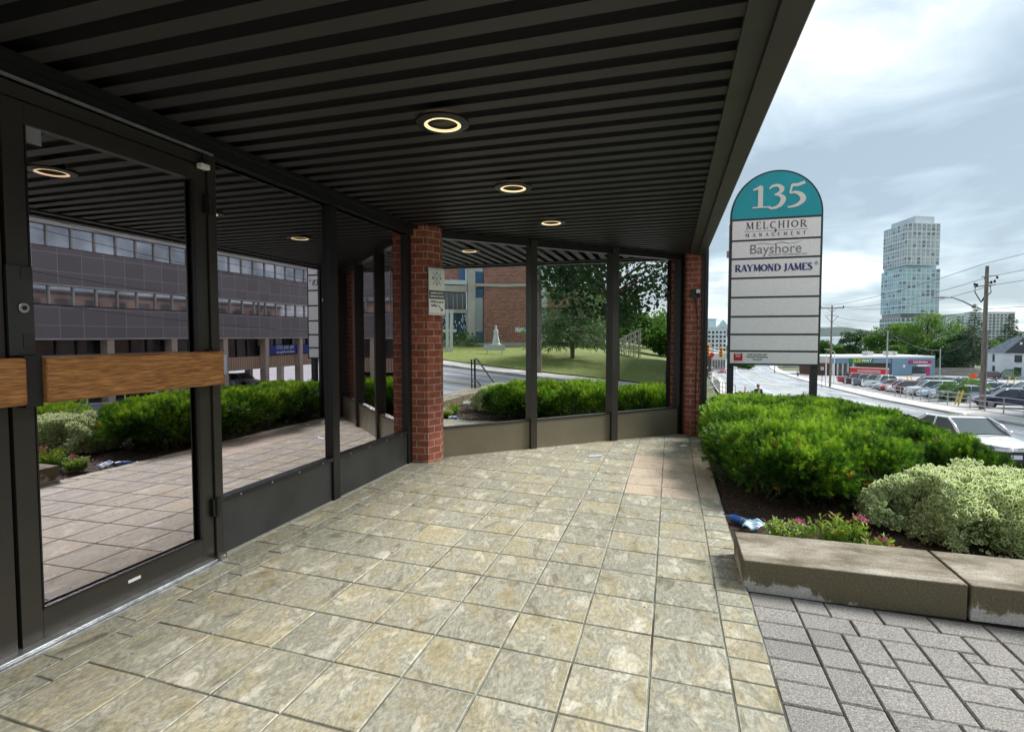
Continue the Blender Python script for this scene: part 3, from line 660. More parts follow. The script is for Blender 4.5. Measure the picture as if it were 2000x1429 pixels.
MB().tube([(-2.756,1.655,1.613),(-2.7535,1.655,1.613)],.010,16).box(-2.7535,1.653,1.603,-2.752,1.657,1.617).build('keyway','rubber',L)
MB().box(-2.77,1.652,1.74,-2.764,1.694,1.795).build('cover_plate','bronze',L,bevel=.002); MB().box(-2.77,1.652,1.43,-2.764,1.694,1.50).build('cover_plate','bronze',L,bevel=.002)
for z in (.40,2.30,1.35): MB().tube([(-2.755,2.672,z-.06),(-2.755,2.672,z+.06)],.016,12).box(-2.785,2.64,z-.055,-2.756,2.70,z+.055).build('hinge','bronze_dark',d1)
MB().box(-2.784,2.10,.158,-2.781,2.17,.174).build('door_label','white_plastic',d1)
MB().box(-2.80,1.70,2.36,-2.799,1.775,2.435).build('window_notice','ink_grey',d1)
bp(MB().box(-2.87,.4,.05,-2.70,2.69,.068).box(-2.87,.4,.068,-2.735,2.69,.078),'threshold','aluminium',bevel=.002)
for k in range(8): bp(MB().tube([(-2.717,.6+k*.29,.066),(-2.717,.6+k*.29,.0705)],.006,10),'threshold_screw','steel_lock')
bp(MB().cyl(-2.735,2.675,.068,.098,.03,20),'floor_pivot','steel_lock',bevel=.004)
# wall left of the doors
bp(MB().box(-2.87,-6.4,.03,-2.79,.548,2.60),'side_panel','panel_dark')
# bay wall, angled 45 degrees
q2=math.sqrt(.5); P0=Vector((-2.585,5.713)); D45=Vector((q2,q2)); NN=Vector((-q2,q2))
def bw(t0,t1,z0,z1,o0,o1):
    a=P0+D45*t0; c=P0+D45*t1; mb=MB(); return mb.prism([tuple(a+NN*o0),tuple(c+NN*o0),tuple(c+NN*o1),tuple(a+NN*o1)],z0,z1)
T=lambda x:(x-P0.x)/q2
ms=[T(-2.60),T(-1.728),T(-1.664),T(-.808),T(-.73),T(.105)]
for i,(ta,tb) in enumerate(((ms[0],ms[1]),(ms[2],ms[3]),(ms[4],ms[5]))):
    zb=.405
    fo=bp(bw(ta,tb,zb-.012,zb+.004,-.012,.06),'window','bronze'); bw(ta,tb,2.615,2.70,-.02,.06).build('head','bronze_dark',fo); a=P0+D45*ta+NN*.03; c=P0+D45*tb+NN*.03
    g=MB().quad((a.x,a.y,zb),(c.x,c.y,zb),(c.x,c.y,2.615),(a.x,a.y,2.615)); g.build('glass','glass_bay',fo)
    bw(ta,tb,.0,zb-.012,0,.05).build('base_panel','panel_bronze',fo)
for ta,tb in ((ms[1],ms[2]),(ms[3],ms[4])): bp(bw(ta,tb,-.02,2.70,-.04,.08),'mullion','bronze',bevel=.003)
bp(bw(ms[5],ms[5]+.06,-.02,2.70,-.03,.08),'mullion','bronze_dark'); bp(bw(ms[5]+.062,ms[5]+.11,-.02,2.70,-.015,.08),'mullion','bronze')
# brick piers
bp(MB().prism([(-2.80,5.385),(-2.60,5.415),(-2.527,5.60),(-2.56,5.745),(-2.9,5.9),(-2.95,5.5)],.0,2.72),'brick_pier','brick_red')
a=P0+D45*(ms[5]+.112)
bp(MB().prism([(.215,8.33),(.425,8.33),(.425,9.0),(.16,9.0),(.16,8.50)],-.1,2.72),'brick_pier','brick_red')
bp(MB().box(.428,8.30,-.3,.465,8.7,2.70).box(.467,8.27,-.3,.51,8.6,2.75),'corner_trim','steel_dark')
r_=random.Random(21)
for k in range(18):
    x=r_.uniform(-2.4,.3); y=r_.uniform(1.2,6.6); z=fz(x)+.0014; n_=r_.randint(6,9); rr_=r_.uniform(.004,.012)
    a0=r_.uniform(0,6); GS=MB(); GS.v=[(x+math.cos(a0+2*PI*j/n_)*rr_*r_.uniform(.7,1.2),y+math.sin(a0+2*PI*j/n_)*rr_*r_.uniform(.7,1.3),z-SLX*0) for j in range(n_)]; GS.f=[tuple(range(n_))]
    if k==0: V_=[];F_g=[]
    F_g.append(tuple(len(V_)+j for j in range(n_))); V_+=GS.v
me=bpy.data.meshes.new('gum_stains'); me.from_pydata(V_,[],F_g); me.update(); tag(link('gum_stains',me,'grout'),'small dark gum spots trodden into the stone tiles','stains',kind='stuff')
# things fixed to the building
for i,(yy,lb) in enumerate(((1.45,'round recessed ceiling light with glowing rim just above the doors'),(2.83,'largest glowing ring light in the dark slatted soffit, nearest the viewer'),(4.2,'glowing ring light midway along the slatted soffit'),(5.59,'smallest glowing ring light, furthest along the soffit'),(.08,'recessed ceiling light over the tiles behind the viewer'))):
    t=thing('ceiling_light',lb,'ceiling light',(-1.265+.01*i,yy,2.69),0,'round lights recessed in the soffit')
    MB().lathe((0,0,0),[(.150,.004),(.150,-.006),(.112,-.012),(.104,-.0125)],40).build('trim_ring','bronze_dark',t,smooth=False,uv=False)
    MB().lathe((0,0,0),[(.104,-.0135),(.086,-.0125),(.086,-.004)],40).build('glow_ring','lit_rim',t,uv=False)
    MB().lathe((0,0,0),[(.089,-.004),(.078,.05),(.06,.085),(.0,.085)],32).build('baffle','rubber',t,uv=False,smooth=True)
    sl=bpy.data.lights.new('downlight','SPOT'); sl.energy=18; sl.color=(1,.92,.80); sl.spot_size=math.radians(150); sl.spot_blend=1; sl.shadow_soft_size=.06; slo=bpy.data.objects.new('lamp_light',sl); COL.objects.link(slo); slo.parent=t; slo.location=(0,0,-.03)
    if i<2: MB().lathe((.0,.0,.055),[(0,0),(.03,.004),(.045,.02),(.03,.028)],20).build('bulb','lamp_bulb',t,uv=False,smooth=True)
t=thing('door_sensor','small white sensor fixed high on the door jamb','sensor',(-2.74,2.62,2.52))
MB().box(-.03,-.03,-.018,.012,.035,.014).build('housing','white_plastic',t,bevel=.006); MB().box(-.02,.0,.014,-.01,.02,.09).build('stem','bronze_dark',t)
# notice on the brick pier
nd=Vector((.1,.195,0)).normalized(); nn=Vector((nd.y,-nd.x,0))
cpos=Vector((-2.545,5.515,1.98))+nn*.022
t=thing('wall_sign','white notice with crossed arrows and black name band on the brick pier','sign',cpos,math.atan2(nd.y,nd.x))
MB().box(-.112,-.003,-.26,.112,.003,.26).build('plate','white_sheet',t,bevel=.002)
def flat(mb,name,m,par): return mb.build(name,m,par,uv=False)
for z in (-.243,.243): flat(MB().box(-.098,-.0045,z-.002,.098,-.003,z+.002),'border','ink',t)
flat(MB().box(-.108,-.0045,-.082,.108,-.003,.012),'name_band','ink',t)
e=MB(); ribbon(e,[(-.055,.075,.004),(.055,.215,.004)],1,1,0,0,-.005,-.003,False); ribbon(e,[(.055,.075,.004),(-.055,.215,.004)],1,1,0,0,-.005,-.003,False); flat(e,'crossed_arrows','ink',t)
RX=(PI/2,0,0)
for s_,x,z,mm in (('B',0,.205,'teal'),('N',-.05,.145,'ink'),('F',.05,.145,'ink'),('C',0,.085,'ink')): text(s_,.045,'letter',mm,t,(x,-.005,z),RX,.001,bold=.001)
text('BARRIE NATIVE',.030,'lettering','white_sheet',t,(0,-.0062,-.018),RX,.001,sx=.86,bold=.0008); text('FRIENDSHIP CENTRE',.030,'lettering','white_sheet',t,(0,-.0062,-.055),RX,.001,sx=.68,bold=.0008)
text('OFFICE at end of',.032,'lettering','ink',t,(0,-.0045,-.115),RX,.001,sx=.8,bold=.0008); text('building',.032,'lettering','ink',t,(-.04,-.0045,-.155),RX,.001,sx=.8,bold=.0008)
e=MB(); ribbon(e,[(.02,-.15,.008),(.07,-.205,.008)],1,1,0,0,-.005,-.003,False); ribbon(e,[(.08,-.185,.007),(.078,-.213,.007)],1,1,0,0,-.0055,-.003,False); ribbon(e,[(.05,-.213,.007),(.08,-.213,.007)],1,1,0,0,-.006,-.003,False); flat(e,'arrow','ink',t)
# camera on the far pier
t=thing('security_camera','round black camera with a white tag on the right brick pier','camera',(.335,8.33,2.10))
MB().tube([(0,0,0),(0,-.035,0)],.075,28).build('base','black_plastic',t,bevel=.008); MB().lathe((0,0,0),[(0,0)]*1+[(.0,0)],3) 
MB().tube([(.03,-.035,.0),(.055,-.09,.02)],[.036,.03],18).build('lens_housing','black_plastic',t,bevel=.004)
MB().box(.008,-.1,.005,.058,-.094,.058).build('tag','white_plastic',t)
MB().tube([(.0,-.02,-.07),(.03,-.012,-.3),(.035,-.012,-.8),(.02,-.012,-1.5),(.035,-.012,-2.05),(.0,-.06,-2.09),(-.12,-.09,-2.095)],.007,6).build('cable','black_plastic',t)
# easel inside the window
t=thing('easel','folding wooden easel standing inside behind the last window pane','easel',(-2.97,4.86,.025))
MB().tube([(0,0,.84),(.02,-.28,0)],.016,6).build('leg','easel_wood',t); MB().tube([(0,0,.84),(.02,.30,0)],.016,6).build('leg','easel_wood',t)
MB().tube([(-.02,0,.82),(-.3,0.02,0)],.010,6).build('leg','easel_wood',t); MB().box(-.01,-.17,.33,.01,.17,.345).build('rest','easel_wood',t)

mat('brown_wall',(.15,.10,.075),.85,var=.2,scale=1)
t=thing('added_neighbour','unseen two storey brown building added further down the near side, mirrored in the office windows','building',(-7,40,-3.6)); part(MB().box(-14,15,-5,-.4,74,6.0),'wall','brown_wall',t)  # unseen building added and sized to give the office windows brown reflections
for k in range(19):
    for z in (-1.6,1.2,3.9): part(MB().box(-.42,16.2+k*3,z,-.36,17.8+k*3,z+1.5),'window','interior_dark',t)
part(MB().box(-14.1,14.9,6.0,-.2,74.1,6.3),'parapet','bronze',t)
# ------------------------------------------------------------------ planter kerb stones
def stone(x0,x1,label):
    t=thing('planter_wall',label,'wall',(x0,3.40,-.05),0,'concrete blocks edging the planting bed')
    n=24; V=[];F=[]
    mb=MB().box(0,0,0,x1-x0,.49,.198); o=mb.build('concrete_block','concrete_wall_stained',t,bevel=.008,seg=3)
    o.location=(0,0,0); return t
stone(.432,1.552,'stained concrete edging block nearest the tiles'); stone(1.566,2.72,'second concrete edging block, right of the dark joint'); stone(2.735,4.3,'third concrete edging block towards the steps')
# ------------------------------------------------------------------ leaf builders
def nrm(a): return a/np.maximum(np.linalg.norm(a,axis=1,keepdims=True),1e-9)
def frames(D,rng):
    n=len(D); r=nrm(rng.normal(size=(n,3))); A=nrm(np.cross(D,r)); B_=np.cross(D,A); return A,B_
def wob(P,f,amp,ph):
    s=np.zeros(len(P)); 
    for i in range(5): k=np.array([math.sin(i*2.1+ph),math.cos(i*1.7+ph*2),math.sin(i*3.3+ph)])*f*(1+.45*i); s+=np.sin(P@k+i*1.3+ph)*amp/(1+.35*i)
    return s
def sprigs(name,P,D,size,m,parent,rng,blades=12,rnd=None,wid=.17,tipup=.5):
    # yew-like sprigs: paired narrow needles along a short stem
    n=len(P); A,B_=frames(D,rng); V=[];R=[]
    L=size*rng.uniform(.7,1.25,n)
    h=blades//2
    for k in range(h):
        t=(k+.5)/h; base=P+D*(L*t)[:,None]
        for s in (-1,1):
            d=nrm(D*(tipup+rng.uniform(-.1,.5,(n,1)))+A*s*rng.uniform(.5,1.1,(n,1))+B_*rng.uniform(-.7,.7,(n,1)))
            ln=(L*.62*(1-.55*t))[:,None]; wd=(L*wid*.5)[:,None]; sd_=nrm(np.cross(d,B_))
            V.append(np.stack([base-sd_*wd*.5,base+sd_*wd*.5,base+d*ln],1)); R.append(rnd)
    V=np.concatenate(V).reshape(-1,3); F=np.arange(len(V)).reshape(-1,3); R=np.concatenate(R)
    return fastmesh(name,V,F,m,parent,rnd=R)
def leaves(name,P,D,size,m,parent,rng,rnd,ratio=.55,edge=False,fold=.15):
    n=len(P); A,B_=frames(D,rng); L=(size*rng.uniform(.6,1.4,n))[:,None]; Wd=L*ratio/2
    if not edge:
        V=np.stack([P,P+D*L*.5+A*Wd+B_*L*fold*.5,P+D*L,P+D*L*.5-A*Wd+B_*L*fold*.5],1).reshape(-1,3); F=np.arange(len(V)).reshape(-1,4)
        return fastmesh(name,V,F,m,parent,rnd=rnd)
    c=P+D*L*.5; ring=[]
    for k in range(7): a=2*PI*k/7; ring.append(c+D*L*.5*math.cos(a)+A*Wd*math.sin(a)+B_*L*fold*abs(math.sin(a)))
    V=np.stack([c]+ring,1).reshape(-1,3); i0=np.arange(n)*8; F=[]
    for k in range(7): F.append(np.stack([i0,i0+1+k,i0+1+(k+1)%7],1))
    F=np.concatenate(F); ed=np.tile(np.array([0]+[1]*7,float),n)
    return fastmesh(name,V,F,m,parent,rnd=np.concatenate([rnd]*7),edge=ed)
def blob(n,c,r,p,rng,amp=.06,f=5,ph=0,inner=.12,zmin=-1,thin=.0,thick=.2):
    # rejection-sample a lumpy superellipsoid shell -> points and outward normals
    P=[];Nn=[];got=0; c=np.array(c);r=np.array(r)
    while got<n:
        q=rng.uniform(-1.12,1.12,(n*4,3)); w_=q*r+c
        f_=(np.abs(q)**p).sum(1)**(1/p)+wob(w_,f,amp,ph)/r.min()*.5
        keep=(f_<1)&(w_[:,2]>zmin)&((f_>1-thick)|(rng.random(len(q))<inner))
        lo=w_[:,2]<zmin+thin*(.7+.6*rng.random(len(q))); keep&=~(lo&(rng.random(len(q))<.93))
        q=q[keep]; g=nrm(np.sign(q)*np.abs(q)**(p-1)/r); P.append(w_[keep]); Nn.append(g); got+=len(q)
    return np.concatenate(P)[:n],np.concatenate(Nn)[:n]
rng=np.random.default_rng(11)
def yew(label,loc,parts_,n,ph,size=.066,thin=.22,zb=0,branch=44,grp='clipped yew shrubs'):
    t=thing('yew_shrub',label,'shrub',loc,0,grp); PP=[];DD=[]
    tot=sum(r[0]*r[1]+r[2]*(r[0]+r[1]) for c,r in parts_)
    for i,(c,r) in enumerate(parts_):
        k=int(n*(r[0]*r[1]+r[2]*(r[0]+r[1]))/tot)
        P,G=blob(k,c,r,3.2,rng,.10,4.5,ph+i,.10,zb+.02,thin,.22); PP.append(P); DD.append(nrm(G+np.array([0,0,.55])+rng.normal(size=P.shape)*.45))
    P=np.concatenate(PP);D=np.concatenate(DD)
    # lighter with height: lit top and shaded lower front painted in, plus new growth
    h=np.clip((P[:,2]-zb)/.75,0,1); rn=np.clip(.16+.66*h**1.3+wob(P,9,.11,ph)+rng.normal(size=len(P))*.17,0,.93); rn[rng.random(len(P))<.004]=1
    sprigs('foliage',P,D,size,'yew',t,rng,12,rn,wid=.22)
    mb=MB(); r_=random.Random(ph)
    for c,r in parts_:
        for k in range(branch):
            bx,by=c[0]+r_.uniform(-.35,.35)*r[0],c[1]+r_.uniform(-.4,.4)*r[1]; a=r_.uniform(0,2*PI); q=r_.uniform(.45,.95)
            ex,ey=bx+math.cos(a)*r[0]*q*.9,by+math.sin(a)*r[1]*q*.7; ex=max(c[0]-r[0]*.9,min(c[0]+r[0]*.9,ex)); ey=max(c[1]-r[1]*.9,min(c[1]+r[1]*.9,ey))
            zt=zb+r_.uniform(.3,1.0)*(c[2]+r[2]-zb)
            mb.tube([(bx,by,zb-.05),((bx*2+ex)/3,(by*2+ey)/3,zb+(zt-zb)*.35),((bx+ex*2)/3+r_.uniform(-.05,.05),(by+ey*2)/3,zb+(zt-zb)*.7),(ex,ey,zt)],[.017,.012,.008,.004],5,False)
    mb.build('branches','bark',t,uv=False); return t
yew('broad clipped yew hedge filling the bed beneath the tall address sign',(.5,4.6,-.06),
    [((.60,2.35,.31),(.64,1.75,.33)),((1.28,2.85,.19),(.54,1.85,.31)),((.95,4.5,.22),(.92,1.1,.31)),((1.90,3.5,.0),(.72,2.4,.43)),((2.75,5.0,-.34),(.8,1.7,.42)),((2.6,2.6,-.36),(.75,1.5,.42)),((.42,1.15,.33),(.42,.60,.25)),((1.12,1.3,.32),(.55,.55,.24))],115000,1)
yew('rounded yew shrub beyond the variegated shrubs, low on the bank',(4.7,6.3,-.75),[((0,0,.55),(.75,.75,.55))],6000,5,thin=.1)
def euon(label,loc,ells,n,ph):
    t=thing('variegated_shrub',label,'shrub',loc,0,'cream edged variegated shrubs'); PP=[];DD=[]
    for i,(c,r,w_) in enumerate(ells):
        P,G=blob(int(n*w_),c,r,2.3,rng,.13,6,ph+i,.08,.0,.03,.2); PP.append(P);DD.append(nrm(G+np.array([0,0,.3])+rng.normal(size=P.shape)*.65))
    P=np.concatenate(PP);D=np.concatenate(DD)
    leaves('foliage',P,D,.037,'euonymus',t,rng,np.clip(rng.normal(.5,.25,len(P)),0,1),.62,True,.12)
    mb=MB(); r_=random.Random(ph)
    for k in range(40):
        c,r,_=r_.choice(ells); a=r_.uniform(0,2*PI); mb.tube([(c[0],c[1],-.05),(c[0]+math.cos(a)*r[0]*.5,c[1]+math.sin(a)*r[1]*.5,.15),(c[0]+math.cos(a)*r[0]*.95,c[1]+math.sin(a)*r[1]*.9,r_.uniform(.1,.45))],[.008,.006,.003],5,False)
    mb.build('branches','bark',t,uv=False)
euon('cream edged leafy shrub spilling over the bed at the right edge',(1.7,4.5,-.05),[((.50,.42,.14),(.50,.46,.27),.33),((1.15,.52,.09),(.9,.62,.30),.52),((.20,.62,.13),(.34,.34,.24),.15)],38000,2)
euon('second cream edged shrub further along the edging blocks',(3.55,4.6,-.05),[((.1,.2,.03),(.75,.6,.30),1.)],8000,6)
# low flowering plants at the wall
def spirea(label,loc,n,h,w_,seed,flowers,white=0):
    r_=np.random.default_rng(seed); t=thing('flowering_plant',label,'plant',loc,0,'small flowering plants by the edging'); P=[];D=[];rn=[]; st=MB(); tips=[]
    for k in range(n):
        a=r_.uniform(0,2*PI); rr=w_*math.sqrt(r_.random()); hh=h*r_.uniform(.55,1.05)*(1-.35*rr/w_); b=np.array([math.cos(a)*rr*.5,math.sin(a)*rr*.35,0]); e=np.array([math.cos(a)*rr,math.sin(a)*rr*.6,hh])
        st.tube([tuple(b),tuple((b+e)/2+[0,0,.02]),tuple(e)],[.0025,.002,.001],4,False); tips.append(e)
        for q in np.linspace(.15,1,13):
            aa=r_.uniform(0,2*PI); P.append(b+(e-b)*q); D.append([math.cos(aa),math.sin(aa),.45+.3*q]); rn.append(min(1,max(0,q*.75+r_.normal()*.15)))
    leaves('foliage',np.array(P),nrm(np.array(D)),.045,'spirea',t,r_,np.array(rn),.36)
    st.build('stems','bark',t,uv=False)
    for k in range(flowers):
        e=tips[k*3%len(tips)]+[0,0,.01]; Q=e+r_.normal(size=(90,3))*[.022,.022,.010]; leaves('blossom',Q,nrm(r_.normal(size=(90,3))+[0,0,1]),.011,'flower',t,r_,r_.random(90),.7)
    if white:
        Q=np.array(tips)[r_.integers(0,len(tips),white)]+r_.normal(size=(white,3))*[.03,.03,.008]; leaves('blossom',Q,nrm(r_.normal(size=(white,3))+[0,0,1]),.013,'flower_white',t,r_,r_.random(white),.7)
spirea('low white flecked plant with a pink bloom behind the first edging block',(.86,4.32,-.05),46,.19,.17,3,1,160)
spirea('tallest bright green plant with reddish tips behind the edging',(1.18,4.30,-.05),48,.30,.19,4,1)
spirea('small green plant with pink blooms beside the cream edged shrub',(1.42,4.18,-.05),20,.17,.12,5,2)
# mulch
n=9000; P=np.stack([rng.uniform(.48,2.9,n),rng.uniform(3.9,10.4,n),np.zeros(n)],1); P[:,2]=[-.052+random.uniform(0,.008) for _ in range(n)]
D=nrm(np.stack([rng.normal(size=n),rng.normal(size=n),rng.normal(size=n)*.25],1)); o=leaves('mulch_chips',P,D,.03,'litterleaf',None,rng,np.clip(rng.normal(.35,.3,n),0,1),.35); tag(o,'brown bark mulch and dead leaves covering the bed','mulch',kind='stuff')
# litter
mat('blue_plastic',(.02,.10,.38),.2,var=.3,scale=40); mat('clear_blue',(.10,.18,.30),.15); mat('wrap_blue',(.20,.50,.80),.3,var=.15,scale=30); mat('wrap_white',(.75,.78,.82),.35)
t=thing('plastic_bottle','crushed blue plastic bottle lying on the mulch','bottle',(.545,4.66,-.02),math.radians(-35))
MB().tube([(-.12,0,0),(-.105,0,0),(-.08,0,0),(-.05,0,0),(0,0,0),(.07,0,-.004),(.10,0,-.004),(.11,0,-.004)],[.012,.012,.018,.031,.033,.03,.031,.022],14).build('bottle_body','clear_blue',t,smooth=True)
MB().tube([(-.045,0,0),(.03,0,-.001)],.0335,14).build('bottle_wrap','blue_plastic',t); MB().tube([(-.135,0,0),(-.115,0,0)],.0145,12).build('bottle_cap','blue_plastic',t)
t=thing('snack_wrapper','pale blue and white snack wrapper on the mulch','wrapper',(.645,4.52,-.02),math.radians(-28))
V=[];F=[];r_=random.Random(4)
for j in range(7):
    for i in range(9): V.append((-.06+i*.015,-.08+j*.026,.012+.012*math.sin(i*.9+j*.7)+r_.uniform(-.003,.003)+.02*(j/6)))
for j in range(6):
    for i in range(8): a=j*9+i; F.append((a,a+1,a+10,a+9))
m_=bpy.data.meshes.new('foil'); m_.from_pydata(V,[],F); o=link('foil',m_,'wrap_white',t,smooth=True); so_=o.modifiers.new('s','SOLIDIFY'); so_.thickness=.002
for j0,j1,mm in ((0,1,'wrap_blue'),(5,6,'wrap_blue'),(2.6,3.1,'wrap_blue')):
    mb=MB(); 
    for i in range(8):
        f_=lambda ii,jj:(-.06+ii*.015,-.08+jj*.026,.0155+.012*math.sin(ii*.9+jj*.7)+.02*(jj/6)+.003)
        mb.quad(f_(i,j0),f_(i+1,j0),f_(i+1,j1),f_(i,j1))
    mb.build('printed_band',mm,t)
t=thing('paper_scrap','small blue and white paper scrap lying on the tiles','litter',(-.86,6.42,.027),math.radians(20))
MB().obox((0,0,0),(1,0,.05),(0,1,.2),(0,-.2,1),.075,.03,.002).build('sheet','wrap_white',t); MB().obox((.0,-.012,.001),(1,0,.05),(0,1,.2),(0,-.2,1),.074,.010,.0025).build('printed_band','blue_plastic',t)
t=thing('paper_scrap','small white scrap on the tiles near the hedge corner','litter',(.18,7.5,.006),.4); MB().obox((0,0,0),(1,0,.03),(0,1,.1),(0,-.1,1),.04,.03,.002).build('sheet','wrap_white',t)
n=260; P=np.stack([rng.uniform(-2.65,.3,n),rng.uniform(1.2,7,n),np.zeros(n)],1); P[:,0]=np.where(rng.random(n)<.6,-2.7+np.abs(rng.normal(size=n))*.25,P[:,0]); P[:,2]=SLX*P[:,0]+.003
D=nrm(np.stack([rng.normal(size=n),rng.normal(size=n),np.full(n,.05)],1)); o=leaves('grit_and_straw',P,D,.011,'litterleaf',None,rng,rng.random(n),.3); tag(o,'fine bits of straw and grit scattered on the tiles','debris',kind='stuff')

# ------------------------------------------------------------------ address sign
SY=10.7; t=thing('address_sign','tall round topped sign reading 135 on two dark posts','sign',(1.77,SY,-.05)); SG=t
xl,xr=-.757,.757
for x in (-.70,.70): MB().box(x-.055,.0,-.2,x+.055,.12,3.6).build('post','sign_frame',t,bevel=.004)
arc=[(.757*math.cos(a),3.69+.80*math.sin(a)) for a in lin(0,PI,41)]
prof=[(xl,1.0),(xr,1.0),(xr,3.69)]+arc[1:-1]+[(xl,3.69)]
def xzprism(prof,y0,y1):
    mb=MB(); n=len(prof); mb.v=[(p[0],y0,p[1]) for p in prof]+[(p[0],y1,p[1]) for p in prof]; mb.f=[tuple(range(n)),tuple(range(2*n-1,n-1,-1))]
    for k in range(n): j=(k+1)%n; mb.f.append((k,k+n,j+n,j))
    return mb
xzprism(prof,-.10,.0).build('cabinet','sign_frame',t)
arc2=[(.728*math.cos(a),3.69+.77*math.sin(a)) for a in lin(0,PI,41)]
tp=xzprism([(.728,3.655)]+arc2+[(-.728,3.655)],-.106,-.09).build('teal_panel','teal',t)
zs=[(3.28,3.62),(2.95,3.245),(2.60,2.915),(2.25,2.565),(1.90,2.215),(1.575,1.865),(1.27,1.54),(1.03,1.235)]
pan=[]
for k,(z0,z1) in enumerate(zs): pan.append(MB().box(-.722,-.106,z0,.722,-.09,z1).build('name_panel','sign_white',t,bevel=.003))
x=-.40
for ch in '135':
    wd,rb=DIG[ch]; mb=MB()
    for P_ in rb: ribbon(mb,P_,.42,.40,x,3.83+(.0 if ch=='1' else .0),-.118,-.104)
    mb.build('numeral','white_sheet',tp,uv=False); x+=wd*.42-.01
y0,y1=-.110,-.104
serif('MELCHIOR',.125,-.51,3.46,1.02,y0,y1,.9,parent=pan[0]); serif('MANAGEMENT',.062,-.53,3.325,1.04,y0,y1,1.,parent=pan[0])
mb=MB().box(-.52,-.1085,3.418,-.05,-.104,3.424).box(.05,-.1085,3.418,.52,-.104,3.424); mb.build('rule','ink',pan[0]); mb=MB().box(-.03,-.109,3.412,.03,-.104,3.43).box(-.009,-.1095,3.385,.009,-.104,3.457); mb.build('emblem','ink',pan[0])
text('Bayshore',.24,'lettering','ink_grey',pan[1],(-.0,-.107,3.09),RX,.002,sx=.96,bold=.001); text('PROPERTY MANAGEMENT INC',.046,'lettering','ink_grey',pan[1],(.20,-.107,2.985),RX,.002)
mb=MB(); ribbon(mb,[(-.34,3.185,.004),(-.2,3.20,.008),(-.05,3.175,.006),(.1,3.205,.010),(.25,3.18,.006),(.42,3.215,.004)],1,1,0,0,-.109,-.104); mb.build('wave_mark','navy',pan[1],uv=False)
serif('RAYMOND JAMES',.125,-.665,2.70,1.27,y0,y1,1.5,m='navy',parent=pan[2]); text('®',.08,'lettering','navy',pan[2],(.665,-.107,2.81),RX,.002)
rs=MB().box(-.66,-.1095,1.075,-.51,-.104,1.215).build('red_square','red_sign',pan[7]); text('Easter\nSeals',.04,'lettering','white_sheet',rs,(-.585,-.111,1.18),RX,.001,bold=.001); text('SIMCOE',.02,'lettering','red_sign',pan[7],(-.62,-.108,1.055),RX,.001)
text('Helping Kids with\nPhysical Disabilities\nSucceed',.046,'lettering','ink',pan[7],(-.26,-.108,1.150),RX,.002,bold=.0006)
MB().box(-.80,-.03,2.98,-.757,.03,3.10).build('bracket','galv',t)
# ------------------------------------------------------------------ hand rail at the top of the steps
t=thing('hand_rail','dark steel handrail with angled ends at the top of the steps','handrail',(4.4,3.5,-.1))
for dy in (0,-.16): pass
MB().tube([(-.1,0,.05),(-.1,0,.98),(.15,0,1.0),(.3,0,.97),(1.9,0,.10)],.021,8).tube([(-.1,0,.42),(.15,0,.42),(.3,0,.38),(1.1,0,-.05)],.021,8).tube([(.12,0,-.05),(.12,0,1.0)],.025,8).tube([(1.75,0,-.9),(1.75,0,.18)],.022,8).build('rail','steel_dark',t,uv=False)
t=thing('hand_rail','dark steel handrail across the far side of the steps','handrail',(4.4,-2.5,-.1)); MB().tube([(-.1,0,.05),(-.1,0,.98),(.3,0,.97),(1.9,0,.10),(1.9,0,-.9)],.021,8).tube([(-.1,0,.42),(.3,0,.38),(1.9,0,-.4)],.021,8).build('rail','steel_dark',t,uv=False)

# ------------------------------------------------------------------ cars
mat('car_glass',(.09,.12,.13),.1,0,spec=.4); mat('tyre',(.012,.012,.013),.8); mat('rim',(.35,.36,.38),.3,.8); mat('headlamp',(.45,.47,.52),.1,spec=.9); mat('tail_lamp',(.30,.01,.012),.25); mat('amber_lamp',(.5,.16,.02),.3); mat('trim_black',(.012,.012,.014),.35); mat('licence_plate',(.62,.66,.72),.4); mat('chrome',(.6,.6,.62),.15,1)
PAINT={'white':(.74,.75,.76),'silver':(.40,.42,.45),'red':(.40,.02,.025),'darkred':(.17,.012,.02),'black':(.015,.016,.018),'navy':(.02,.03,.09),'bluegrey':(.10,.14,.18),'paleblue':(.42,.55,.68),'grey':(.12,.125,.13),'blue':(.02,.05,.22)}
for k,c in PAINT.items(): mat('paint_'+k,c,.22,.15,coat=1.)
KIND={ # L, W, deck profile (x,z), belt, greenhouse (x base front, x roof front, x roof rear, x base rear), roof z, wheel r, wheel xs
'sedan':(4.62,1.78,[(0,.60),(.10,.70),(.45,.80),(1.25,.93),(1.7,.95),(3.6,.99),(4.35,.98),(4.56,.90),(4.62,.70)],.93,(1.22,2.02,3.15,3.95),1.45,.32,(.93,3.62)),
'hatch':(4.2,1.77,[(0,.60),(.12,.74),(.5,.85),(1.1,.95),(1.6,.97),(3.4,1.0),(4.0,.98),(4.15,.9),(4.2,.7)],.95,(1.05,1.85,3.4,4.08),1.5,.32,(.85,3.4)),
'suv':(4.6,1.86,[(0,.70),(.12,.88),(.5,.98),(1.2,1.06),(1.7,1.07),(3.6,1.10),(4.4,1.08),(4.56,1.0),(4.6,.8)],1.05,(1.18,1.85,3.95,4.50),1.72,.36,(.92,3.62)),
'pickup':(5.7,1.98,[(0,.85),(.12,1.08),(.6,1.14),(1.4,1.20),(1.8,1.20),(3.85,1.20),(3.95,1.18),(5.55,1.18),(5.7,1.10)],1.18,(1.45,2.1,3.45,3.85),1.92,.41,(1.0,4.35))}
